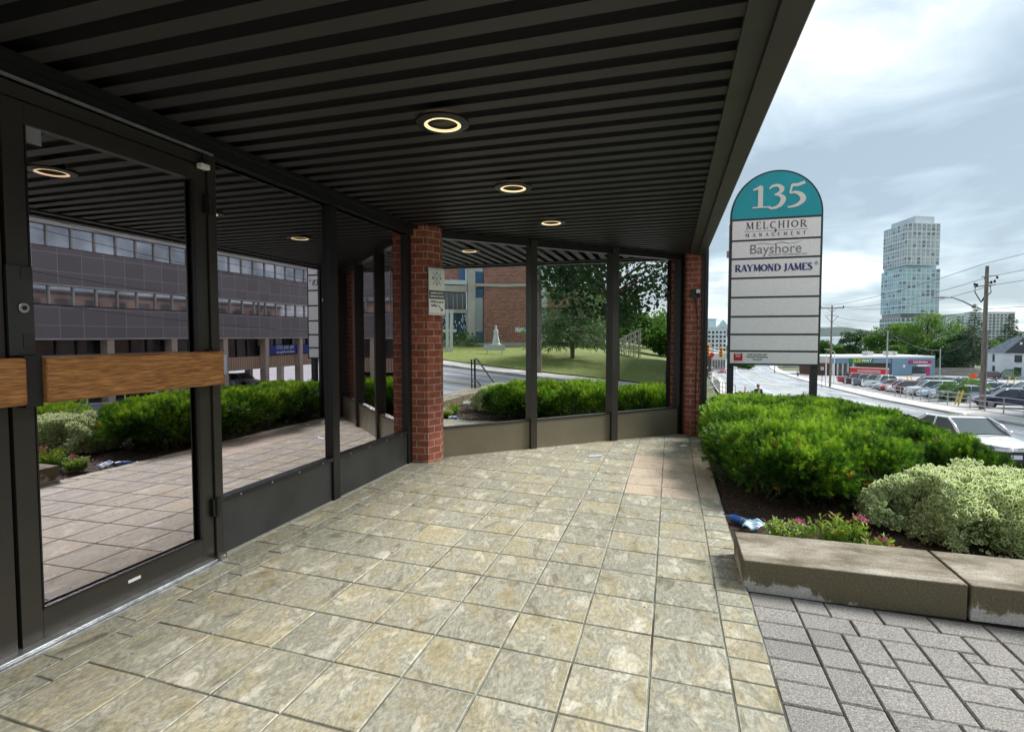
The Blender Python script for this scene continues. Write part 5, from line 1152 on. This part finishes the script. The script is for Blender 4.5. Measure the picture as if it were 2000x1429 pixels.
# ------------------------------------------------------------------ shop with green and magenta signs
p=at(1624,735,130); q=at(1823,736,133.5); F_=Fac(p,q)
if F_.n.y<0: F_.n=-F_.n
gzz=-8.75; t=thing('sandwich_shop','low grey blue shop with green Subway sign and magenta boutique front','building',(p.x,p.y,gzz))
def sp_(name,m,u0,v0,u1,v1,o0,o1): return part(F_.px(MB(),u0,v0,u1,v1,o0,o1),name,m,t)
_,ztop=F_.sz(1700,699); _,zband=F_.sz(1700,709); sE,_=F_.sz(1741,700)
part(F_.slab(MB(),0,sE,zband,ztop,0,12),'upper_fascia','store_blue',t); part(F_.slab(MB(),0,F_.L,ztop,ztop+.45,-.25,12.3),'roof_edge','white_roof',t); part(F_.slab(MB(),0,sE,gzz,zband,1.0,12),'recessed_wall','store_brick',t); part(F_.slab(MB(),sE,F_.L,gzz-.2,ztop,-.3,12),'wall','store_blue',t)
part(F_.slab(MB(),1,F_.L-1,ztop+.46,ztop+.5,1,11.5),'roof','white_roof',t)
for u0,u1 in ((1638,1646),(1647,1656),(1657,1666),(1667,1677)): sp_('shop_window','glass_dark',u0,710,u1,731,.85,.95)
for u in (1627,1636.3,1646.2,1656.2,1666.2): sp_('post','white_plastic',u,709,u+.7,734,.0,.3)
g=sp_('green_sign','green_sign',1659,700,1704.5,708.5,-.18,-.02); ang=math.atan2(F_.d.y,F_.d.x)
def ftext(s_,size,u,v,m,off=-.22,sx=1,bold=.006):
    s0,z0=F_.sz(u,v); P=F_.p+F_.d*s0+F_.n*off; o=text(s_,size,'lettering',m,t,(0,0,0),(0,0,0),.015,sx=sx,bold=bold); o.rotation_euler=(PI/2,0,ang); o.location=Vector((P.x,P.y,z0))-t.location
ftext('SUB',1.15,1672.3,704.3,'sub_yellow',sx=1.05,bold=.012); ftext('WAY',1.15,1691.3,704.3,'white_sheet',sx=1.05,bold=.012)
sp_('magenta_sign','magenta',1773,703.6,1816,709.6,-.5,-.31); ftext('Adult Boutique',.62,1794,706.6,'white_sheet',off=-.54,sx=1.05)
sp_('shop_window','glass_dark',1779.6,715.7,1804,730,-.4,-.305); sp_('sill','white_roof',1779,730.2,1805,732,-.5,-.31); sp_('awning','white_roof',1787,712,1805,715,-.9,-.31); sp_('door','magenta',1806,716,1813,733,-.4,-.305); sp_('air_conditioner','concrete_pale',1807,711,1813,715.4,-.7,-.31)
sp_('wall_lamp','white_plastic',1761,712,1765,717.5,-.45,-.31)
for u,v,w_ in ((1714,691,12),(1756,692,8),(1769,694,4)):
    s0,z0=F_.sz(u,v); part(F_.slab(MB(),s0,s0+w_*.128,ztop+.5,ztop+1.5,3,5),'roof_vent','concrete_pale',t)
# red banner on a frame in front of the shop
p=at(1659,731,118); q=at(1735,736,112); RBn=Fac(p,q); 
if RBn.n.y<0: RBn.n=-RBn.n
t=thing('red_banner','long red trailer board with white lettering parked before the shop','banner',(p.x,p.y,terr(p.x,p.y)+.05))
zt_=p.z+1.55; part(RBn.slab(MB(),0,RBn.L,p.z+.35,zt_,0,.25),'board','banner_red',t); part(RBn.slab(MB(),0,RBn.L,zt_+.01,zt_+.12,-.05,.3),'top_rail','white_roof',t)
mb=MB(); r_=random.Random(3)
for k in range(26): s0=1.6+k*.17; RBn.slab(mb,s0,s0+.1,zt_-.62,zt_-.38+r_.uniform(-.06,.04),-.03,-.01); RBn.slab(mb,s0,s0+.1,zt_-.95,zt_-.75+r_.uniform(-.06,.04),-.03,-.01)
part(mb,'white_letters','white_roof',t); part(RBn.slab(MB(),.5,1.2,t.location.z,p.z+.35,0,.2).prism([(p.x+6,p.y-2),(p.x+6.5,p.y-2),(p.x+6.5,p.y-1.6),(p.x+6,p.y-1.6)],t.location.z,p.z+.35),'legs','trim_black',t)
# white house
p=at(1924,735,128); q=at(2025,742,118); H_=Fac(p,q)
if H_.n.y<0: H_.n=-H_.n
hb=-8.9; _,hw_=H_.sz(1940,688); _,hr=H_.sz(1960,661); t=thing('white_house','white two storey house with grey roof and dark gable','house',(p.x,p.y,hb))
part(H_.slab(MB(),0,H_.L,hb,hw_,0,8),'wall','white_render',t)
L_=H_.L
def hv(s_,o,z): P=H_.p+H_.d*s_+H_.n*o; return (P.x,P.y,z)
mb=MB(); mb.v=[hv(-.4,-.4,hw_-.05),hv(L_+.4,-.4,hw_-.05),hv(L_+.4,8.4,hw_-.05),hv(-.4,8.4,hw_-.05),hv(3.0,4,hr+.3),hv(L_-1,4,hr+.3)]; mb.f=[(0,1,5,4),(2,3,4,5),(0,4,3),(1,2,5),(0,3,2,1)]; part(mb,'roof','roof_grey',t)
sg,_=H_.sz(1965,688); mb=MB(); pk,_=H_.sz(2003,688); mb.v=[hv(sg,-.5,hw_),hv(2*pk-sg,-.5,hw_),hv(pk,-.5,hr+.4),hv(sg,4,hw_),hv(2*pk-sg,4,hw_),hv(pk,4,hr+.4)]; mb.f=[(0,1,2),(3,5,4),(0,2,5,3),(1,4,5,2)]; part(mb,'gable','dark_shingle',t)
for u0,v0,u1,v1 in ((1939,691,1942.5,705),(1938.5,714,1943,730),(1982,693,1996,707),(1981,717,1994.5,733),(1925,702,1927,716)):
    o=part(H_.px(MB(),u0,v0,u1,v1,-.06,-.01),'window','glass_dark',t)
    part(H_.px(MB(),u0-.6,v1,u1+.6,v1+1.0,-.2,-.01),'sill','roof_grey',t)
part(H_.px(MB(),1997,668,2001,673,-.75,-.52),'gable_window','white_plastic',t)
# board fence
p=at(1823,731,140); q=at(1914,735,133); t=thing('board_fence','weathered grey board fence under the conifers','fence',(p.x,p.y,-8.9)); mb=MB(); f=Fac(p,q)
for k in range(int(f.L/.2)): z=-8.9+(k*.2/f.L)*.3; f.slab(mb,k*.2,k*.2+.17,z-.3,z+2.0+random.uniform(-.03,.03),-.02,.02)
for h in (.4,1.6): f.slab(mb,0,f.L,-8.9+h,-8.8+h,.021,.08)
part(mb,'boards','fence_wood',t)
# ------------------------------------------------------------------ utility poles and wires
def pole(label,u,vb,vt,d,r0,m='pole_wood',lean=(0,0)):
    P=at(u,vb,d); g=terr(P.x,P.y); top=at(u,vt,d).z; t=thing('utility_pole',label,'utility pole',(P.x,P.y,g),0,'utility poles'); h=top-g
    MB().tube([(0,0,-.3),(0,0,h*.5),(lean[0],lean[1],h)],[r0,r0*.85,r0*.62],14).build('post',m,t,uv=False); return t,h
A,hA=pole('big weathered utility pole with street lamp arm before the parking lot',1917,803,521,37.6,.165)
def loc(t,P): return tuple(Vector(P)-Vector(t.location))
pa=loc(A,at(1916,603,37.6)); pts=[at(1916,603,37.6),at(1900,598,37.2),at(1880,588,36.6),at(1862,581.5,36),at(1840,580,35.4)]
MB().tube([loc(A,p) for p in pts],[.05,.045,.04,.035,.03],8).build('lamp_arm','steel_dark',A,uv=False)
e=loc(A,at(1832,581,35.3)); MB().obox(e,(1,.1,0),(0,1,0),(0,0,1),.36,.13,.06).build('street_lamp','galv',A,bevel=.03)
mb=MB()
for u,v,du,dv in ((1905,558,-9,-9),(1927,556,6,-12),(1934,555,12,-8)):
    a=loc(A,at(1916,590,37.6)); b=loc(A,at(1916+(u-1916)*1.1,570,37.4)); c=loc(A,at(u,v+2,37.4)); mb.tube([a,b,c],.035,6); 
mb.tube([loc(A,at(1903,560,37.4)),loc(A,at(1944,556,37.5))],.04,6); mb.tube([loc(A,at(1917,541,37.5)),loc(A,at(1946,538,37.4))],.03,6); mb.build('brackets','steel_dark',A,uv=False)
for u,v in ((1904,555),(1908,556),(1930,552),(1936,551),(1943,549),(1925,543),(1948,541)):
    P=loc(A,at(u,v,37.4)); MB().lathe((P[0],P[1],P[2]-.12),[(.0,0),(.06,.02),(.09,.07),(.05,.1),(.09,.14),(.05,.2),(.0,.22)],10).build('insulator','steel_dark',A,uv=False)
MB().tube([(0.15,-.10,-.2),(.15,-.10,5.6)],.035,8).build('conduit','galv',A,uv=False)
Bp_,hB=pole('thin utility pole with a crossarm just right of the address sign',1621,757,597,80,.17)
P=at(1621,600,80); MB().box(-1.6,-.06,hB-.45,1.6,.06,hB-.30).build('crossarm','pole_wood',Bp_); MB().tube([(-.9,0,hB-1.5),(-.55,0,hB-1.9),(0,0,hB-2.6),(.55,0,hB-1.9),(.9,0,hB-1.5)],.04,6).tube([(-.6,0,hB-.42),(0,0,hB-1.0),(.6,0,hB-.42)],.03,6).tube([(-.7,0,hB-1.45),(.7,0,hB-1.45)],.03,6).build('brackets','steel_dark',Bp_,uv=False)
for x in (-1.5,0,1.5): MB().lathe((x,0,hB-.3),[(0,0),(.07,.02),(.09,.12),(.04,.28),(0,.3)],8).build('insulator','steel_dark',Bp_,uv=False)
C2,hC=pole('pale thin pole standing before the shop roof',1731,742,645,104,.14,'galv')
D2,hD=pole('short pale pole at the end of the board fence',1835,735,680,128,.16,'galv')
E2=thing('utility_pole','utility pole on the far pavement opposite the entrance','utility pole',(22.6,.75,terr(22.6,.75)),0,'utility poles'); MB().tube([(0,0,-.3),(0,0,10)],[.2,.13],12).build('post','pole_wood',E2,uv=False); MB().box(-1.1,-.06,9.3,1.1,.06,9.42).build('crossarm','pole_wood',E2)
def wire(label,a,b,sag,r=.012,n=14):
    a=Vector(a);b=Vector(b); t=MB(); t.tube([a+(b-a)*k/n-Vector((0,0,4*sag*(k/n)*(1-k/n))) for k in range(n+1)],r,4,False); o=t.build('overhead_wire','wire',uv=False); tag(o,label,'cable','overhead wires')
Z=Vector
aT=Z(A.location)+Z((0,0,hA)); bT=Z(Bp_.location)+Z((0,0,hB)); eT=Z(E2.location)
for k,(da,db,de,sg_,l1,l2) in enumerate([(.15,0,9.9,.5,'topmost wire from the big pole to the crossarm pole','topmost wire running from the big pole towards the viewer'),(-.75,-.2,9.5,.7,'second wire from the big pole to the crossarm pole','second wire running from the big pole towards the viewer'),(-1.35,-.25,9.4,.9,'third wire from the big pole to the crossarm pole','third wire running from the big pole towards the viewer'),(-3.0,-1.5,7.0,.9,'lowest wire from the big pole to the crossarm pole','wire running from the lamp arm height towards the viewer'),(-4.6,-2.6,5.9,1.0,'cable halfway up the big pole leading down the street','cable halfway up the big pole leading towards the viewer')]):
    x=(-.5,.35,.8,0,0)[k]
    wire(l1,aT+Z((x*.4,0,da)),bT+Z((x*2,0,db)),sg_,.018); wire(l2,aT+Z((x*.4,0,da)),eT+Z((x,0,de)),sg_,.014)
wire('thin cable crossing the trees down to the short pale pole',aT+Z((0,0,-4)),Z(D2.location)+Z((0,0,hD-.2)),1.2,.025); wire('thin cable from the pale pole to the trees',Z(C2.location)+Z((0,0,hC-.3)),Z(D2.location)+Z((0,0,hD-.5)),1.0,.03)
for i,(u,vb,vt,d) in enumerate(((1612.5,750,690,84),(1628.5,748,688,92),(1513,727,690,150),(1605,757,716,80))):
    P=at(u,vb,d); g=terr(P.x,P.y); t=thing('lamp_post',['white post just left of the crossarm pole','white lamp post right of the crossarm pole','dark post on the far kerb below the sign','thin short signpost on the pavement left of the crossarm pole'][i],'post',(P.x,P.y,g)); h=at(u,vt,d).z-g
    MB().tube([(0,0,-.2),(0,0,h)],[.11,.07] if i<3 else [.04,.04],8).build('post','white_render' if i<2 else 'steel_dark',t,uv=False)
    if i==1: MB().tube([(0,0,h),(-.3,0,h+.3),(-1.6,0,h+.6)],.05,6).build('arm','white_render',t,uv=False)
    if i==0: MB().box(-.9,-.05,h-1.5,.5,.05,h-.5).build('plate','concrete_pale',t)
    if i==3: MB().box(-.2,-.03,h-.5,.2,.03,h).build('plate','concrete_pale',t)
# traffic signals
for i,(u,v,d) in enumerate(((1382,683,60),(1408,688,67))):
    P=at(u,v,d); t=thing('traffic_signal',['yellow traffic signal just right of the brick pier','yellow traffic signal touching the left post of the sign'][i],'traffic light',P,0,'hanging traffic signals')
    MB().box(-.22,-.15,-.62,.22,.15,.62).build('housing','signal_yellow',t,bevel=.04)
    for z in (.38,0,-.38): MB().tube([(0,-.15,z),(0,-.36,z-.01)],[.16,.15],14,False).build('visor','signal_yellow',t,uv=False); 
    for z,mm in ((.38,'tail_lamp'),(0,'amber_lamp'),(-.38,'green_sign')): MB().tube([(0,-.14,z),(0,-.17,z)],.14,14).build('lens',mm,t,uv=False)
P=at(1366,690,60); t=thing('signal_mast','grey mast arm carrying the traffic signals over the kerb','pole',(P.x,P.y,terr(P.x,P.y))); zz2=at(1382,683,60).z-t.location.z
MB().tube([(0,0,-.2),(0,0,zz2+.2)],.12,8).tube([(0,0,zz2),tuple(Z(at(1382,681,60.3))-t.location),tuple(Z(at(1408,686,67.3))-t.location),tuple(Z(at(1424,690,72))-t.location)],[.08,.06,.06,.05],6).build('mast','galv',t,uv=False)
P=at(1390,693,62); t=thing('road_sign','small red road sign between the traffic signals','sign',P); MB().tube([(0,0,0),(0,-.03,0)],.3,8).build('plate','red_sign',t,uv=False); MB().tube([(0,.02,.2),(0,.02,-6)],.03,6).build('post','galv',t,uv=False)
# barrier on the near pavement, left of the sign
t=thing('pavement_barrier','pale metal barrier on the near pavement far down the street','railing',(4.4,58,rz(58)+.13)); mb=MB()
ys_=lin(50,92,22)
for y in ys_: x=nk(y)-1.9; mb.tube([(x-4.4,y-58,rz(y)-rz(58)),(x-4.4,y-58,rz(y)-rz(58)+1.15)],.035,5)
for h in (.25,.7,1.15): mb.tube([(nk(y)-1.9-4.4,y-58,rz(y)-rz(58)+h) for y in ys_],.03,5)
mb.build('bars','galv',t,uv=False)
t=thing('patio_fence','grey lattice patio screen on the near pavement beside the brick pier','fence',(4.6,62,rz(62)+.13)); mb=MB()
for k in range(9): mb.tube([(-.6+k*.22,k*1.1,-.1),(-.6+k*.22,k*1.1,2.1)],.035,5)
for h in (.4,1.2,1.7,2.1): mb.tube([(-.6,0,h),(1.2,8.8,h-.3)],.03,5)
mb.build('bars','galv',t,uv=False)
# railing between far pavement and lot
t=thing('metal_railing','pale metal railing between the far pavement and the parking lot','railing',(fk(45)+2.6,45,rz(45))); 
ys_=lin(24,64,21); ox=fk(45)+2.6
for y in ys_: MB().tube([(fk(y)+2.6-ox,y-45,rz(y)-rz(45)),(fk(y)+2.6-ox,y-45,rz(y)-rz(45)+1.2)],.04,6).build('post','galv',t,uv=False)
for h in (.45,.82,1.18): MB().tube([(fk(y)+2.6-ox,y-45,rz(y)-rz(45)+h) for y in ys_],.032,6).build('rail','galv',t,uv=False)
# bollards, guy guards, orange sign, bushes
P=gp(1865,790); t=thing('guy_wire_guard','bright yellow guy wire guards leaning before the railing','guard',P); MB().tube([(0,0,0),(.35,.2,1.1)],.07,6).tube([(.25,0,0),(.6,.2,1.15)],.07,6).build('tubes','bollard_yellow',t,uv=False)
for i,(u,v) in enumerate(((1967,747),(1978,750),(1776,747),(1783,746))):
    P=gp(u,v); t=thing('leaning_bollard',['left of two leaning yellow bars before the white house','right of two leaning yellow bars before the white house','left of two thin leaning yellow bars by the blue shop','right of two thin leaning yellow bars by the blue shop'][i],'bollard',P); s=1 if i<2 else -1; MB().tube([(0,0,0),(s*.5,0,1.3)],.09,6).build('bar','bollard_yellow',t,uv=False)
P=at(1900,745,70); P.z=terr(P.x,P.y); t=thing('road_work_sign','bright orange diamond sign standing in the parking lot','sign',P); h=at(1900,735,70).z-P.z; MB().obox((0,0,h),(1,0,1),(0,1,0),(-1,0,1),.36,.02,.36).build('plate','orange_sign',t); MB().tube([(0,.05,0),(0,.05,h)],.03,6).build('post','galv',t,uv=False)
rg=np.random.default_rng(31)
for i,(u,v,d,r,m,lb) in enumerate(((1858,792,46.5,1.1,'leaf_mid','bush growing through the railing beside the yellow guards'),(1900,770,50,1.3,'leaf_bright','spiky bush in the lot behind the big pole'),(1972,747,118,1.6,'leaf_mid','round bush by the white house wall'))):
    P=at(u,v,d); P.z=terr(P.x,P.y); t=thing('bush',lb,'bush',P); Q,G=blob(2600,(0,0,r*.7),(r,r*.8,r*.8),2,rg,.15,3,i,.2,0); leaves('foliage',Q,nrm(G+rg.normal(size=Q.shape)*.6+[0,0,.4]),.17,m,t,rg,np.clip(rg.normal(.5,.2,len(Q)),0,1),.3)
    MB().tube([(0,0,-.1),(0,0,r)],.04,5).build('stems','bark',t,uv=False)
# ------------------------------------------------------------------ parked cars
LG='cars parked in the lot across the street'
row=[(105.5,'pickup','red','dark red pickup truck at the far end of the front row',1),(99,'pickup','black','black pickup truck second from the far end',1),(92.5,'pickup','bluegrey','blue grey pickup truck third from the far end',1),(85,'pickup','white','white pickup truck with its tailgate to the street',1),
(79.5,'hatch','silver','silver hatchback beside the white pickup truck',-1),(75.6,'sedan','red','bright red sedan between pale cars in the front row',-1),(71.8,'sedan','white','white sedan right of the bright red sedan',-1),(67.9,'hatch','darkred','dark red hatchback near the start of the railing',1),(63.8,'suv','white','white sport utility car behind the start of the railing',-1),(59.6,'sedan','paleblue','pale blue sedan behind the railing',-1),(56,'sedan','silver','silver sedan behind the railing and the bush',-1),(48.2,'sedan','navy','dark navy sedan behind the railing right of the big pole',-1)]
for y,k,pt,lb,s in row:
    L=KIND[k][0]; x=fk(y)+3.4; 
    if s>0: car(k,pt,lb,(x+L,y,terr(x+2,y)+.06),head_to(-1,.1),LG)
    else: car(k,pt,lb,(x,y,terr(x+2,y)+.06),head_to(1,-.1),LG)
row2=[(96,'suv','silver','silver car in the second row under the red banner'),(88,'suv','black','black van in the second row'),(83,'suv','grey','dark grey wagon in the second row'),(78,'suv','white','white sport utility car in the second row'),(73,'hatch','silver','silver hatchback in the second row'),(68.5,'sedan','black','black sedan in the second row'),(64,'suv','white','white car in the second row left of the bush'),(57.5,'suv','white','white car facing the street right of the big pole')]
for y,k,pt,lb in row2:
    x=fk(y)+11.5; car(k,pt,lb,(x,y,terr(x,y)+.06),head_to(1,-.1),LG)
for u,v,k,pt,lb,hd in ((1948,770,'hatch','blue','deep blue hatchback parked beyond the white car',(.9,-.6)),(1992,786,'sedan','black','black car cut by the right edge of the view',(.9,-.5)),(1905,740,'suv','darkred','dark red and white car by the board fence',(1,.1)),(1650,735,'sedan','navy','dark blue car left of the sandwich shop',(1,0)),(1846,752,'sedan','silver','silver car furthest back in the lot',(1,-.2)),(1800,750,'sedan','paleblue','pale car in the back row before the blue shop',(1,-.2)),(1875,757,'suv','grey','grey car in the third row of the lot',(1,-.2))):
    P=gp(u,v); car(k,pt,lb,(P.x,P.y,P.z+.05),head_to(*hd),LG)
P=gp(1411,729); car('sedan','red','small red car driving far down the street left of the sign',(P.x,P.y,rz(P.y)),head_to(0,1),'cars on the street')
P=gp(1578,729); t=car('suv','white','yellow green service van far behind the right sign post',(P.x+3,P.y+8,terr(P.x+3,P.y+8)),head_to(1,0),'cars on the street')
for ch in t.children:
    if ch.name.startswith(('body','roof','pillar')): ch.data=ch.data.copy(); ch.data.materials.clear(); ch.data.materials.append(M['sub_yellow'])
for y,k,pt,lb in ((34,'sedan','white','white sedan under the office block, reflected behind the hedge'),(37.5,'suv','silver','silver car under the office block'),(41,'sedan','white','white sedan under the far end of the office block'),(30,'suv','black','black car under the office block'),(26,'sedan','silver','silver sedan under the near bays of the office block')):
    car(k,pt,lb,(31.5,y,terr(31,y)+.04),head_to(1,0),'cars under the office block')
# ------------------------------------------------------------------ people
mat('skin',(.45,.26,.18),.5); mat('hair',(.02,.015,.012),.7); mat('dark_jacket',(.02,.022,.025),.8); mat('pale_shirt',(.6,.62,.64),.8); mat('trousers',(.03,.03,.04),.8); mat('red_shoe',(.4,.03,.05),.6)
def person(label,P,rot,top,low,H=1.74,stride=.22):
    t=thing('person',label,'person',P,rot,None); k=H/1.74
    def skin(name,vs,es,m,sub=1):
        me=bpy.data.meshes.new(name); me.from_pydata([tuple(Vector(v[:3])*k) for v in vs],es,[]); o=link(name,me,m,t); 
        o.modifiers.new('skin','SKIN'); 
        if not me.skin_vertices: 
            bpy.context.view_layer.objects.active=o
        for i,v in enumerate(vs): me.skin_vertices[0].data[i].radius=(v[3]*k,v[4]*k if len(v)>4 else v[3]*k)
        me.skin_vertices[0].data[0].use_root=True
        sb=o.modifiers.new('sub','SUBSURF'); sb.levels=sub; sb.render_levels=sub; return o
    s=stride
    body=[(0,0,.93,.15,.11),(0,0,1.12,.135,.10),(0,0,1.34,.17,.11),(0,0,1.46,.07),(0,-.01,1.54,.055),(0,-.02,1.64,.085,.10),(0,-.01,1.70,.07),
      (.09,0,.88,.09),(.10,-s*.5,.48,.062),(.10,-s*.4,.09,.04),(.10,-s*.4-.15,.035,.035),(-.09,0,.88,.09),(-.10,s*.35,.48,.062),(-.10,s*.9,.12,.04),(-.10,s*.75,.03,.035),
      (.20,0,1.40,.058),(.25,.06,1.12,.043),(.24,-.05,.88,.032),(.24,-.08,.78,.035),(-.20,0,1.40,.058),(-.25,-.05,1.12,.043),(-.24,-.20,.92,.032),(-.24,-.25,.83,.035)]
    es=[(0,1),(1,2),(2,3),(3,4),(4,5),(5,6),(0,7),(7,8),(8,9),(9,10),(0,11),(11,12),(12,13),(13,14),(2,15),(15,16),(16,17),(17,18),(2,19),(19,20),(20,21),(21,22)]
    skin('body',body,es,'skin')
    skin('jacket',[(0,0,.95,.165,.125),(0,0,1.12,.15,.115),(0,0,1.34,.185,.125),(0,0,1.44,.09),(.20,0,1.41,.072),(.25,.06,1.12,.056),(.24,-.05,.90,.045),(-.20,0,1.41,.072),(-.25,-.05,1.12,.056),(-.24,-.20,.94,.045)],[(0,1),(1,2),(2,3),(2,4),(4,5),(5,6),(2,7),(7,8),(8,9)],top)
    skin('trousers',[(0,0,.93,.16,.12),(.09,0,.88,.105),(.10,-s*.5,.48,.078),(.10,-s*.4,.10,.06),(-.09,0,.88,.105),(-.10,s*.35,.48,.078),(-.10,s*.9,.13,.06)],[(0,1),(1,2),(2,3),(0,4),(4,5),(5,6)],low)
    for (x,y) in ((.10,-s*.4-.06),(-.10,s*.82)): MB().obox((x*k,y*k,.045*k),(1,0,0),(0,1,0),(0,0,1),.045*k,.13*k,.045*k).build('shoe','red_shoe' if low=='trousers' else 'hair',t,bevel=.03,seg=3)
    g=MB().lathe((0,.008*k,1.655*k),[(0,.115*k),(.06*k,.10*k),(.095*k,.05*k),(.105*k,0),(.095*k,-.05*k)],14).build('hair','hair',t,uv=False,smooth=True); g.location=(0,.02,0)
    for x in (-.033,.033): MB().obox((x*k,-.122*k,1.655*k),(1,0,0),(0,1,0),(0,0,1),.013,.006,.007).build('eye','hair',t)
    MB().obox((0,-.125*k,1.625*k),(1,0,0),(0,1,.2),(0,0,1),.013,.018,.022).build('nose','skin',t,bevel=.008); MB().obox((0,-.112*k,1.59*k),(1,0,0),(0,1,0),(0,0,1),.025,.006,.006).build('mouth','red_shoe',t)
    return t
P=at(1481,765,33.5); P.z=terr(P.x,P.y); pr_=person('person in a dark open jacket walking up the near pavement beyond the hedge',P,math.radians(12),'dark_jacket','trousers'); MB().box(-.055,-.155,1.12,.055,-.115,1.40).build('shirt_front','pale_shirt',pr_,bevel=.01)
P=gp(1558,737); person('person in a pale shirt standing on the far kerb below the sign',(P.x,P.y,terr(P.x,P.y)),math.radians(-10),'pale_shirt','trousers',1.8)
P=at(1455,775,33); P.z=terr(P.x,P.y); t=thing('orange_marker_post','thin orange marker post on the near pavement beyond the hedge','post',P); h=at(1455,754,33).z-P.z; MB().tube([(0,0,0),(0,0,h)],.035,8).build('post','orange_sign',t,uv=False); MB().tube([(0,0,0),(0,0,.05)],.14,12).build('base','rubber',t,uv=False)
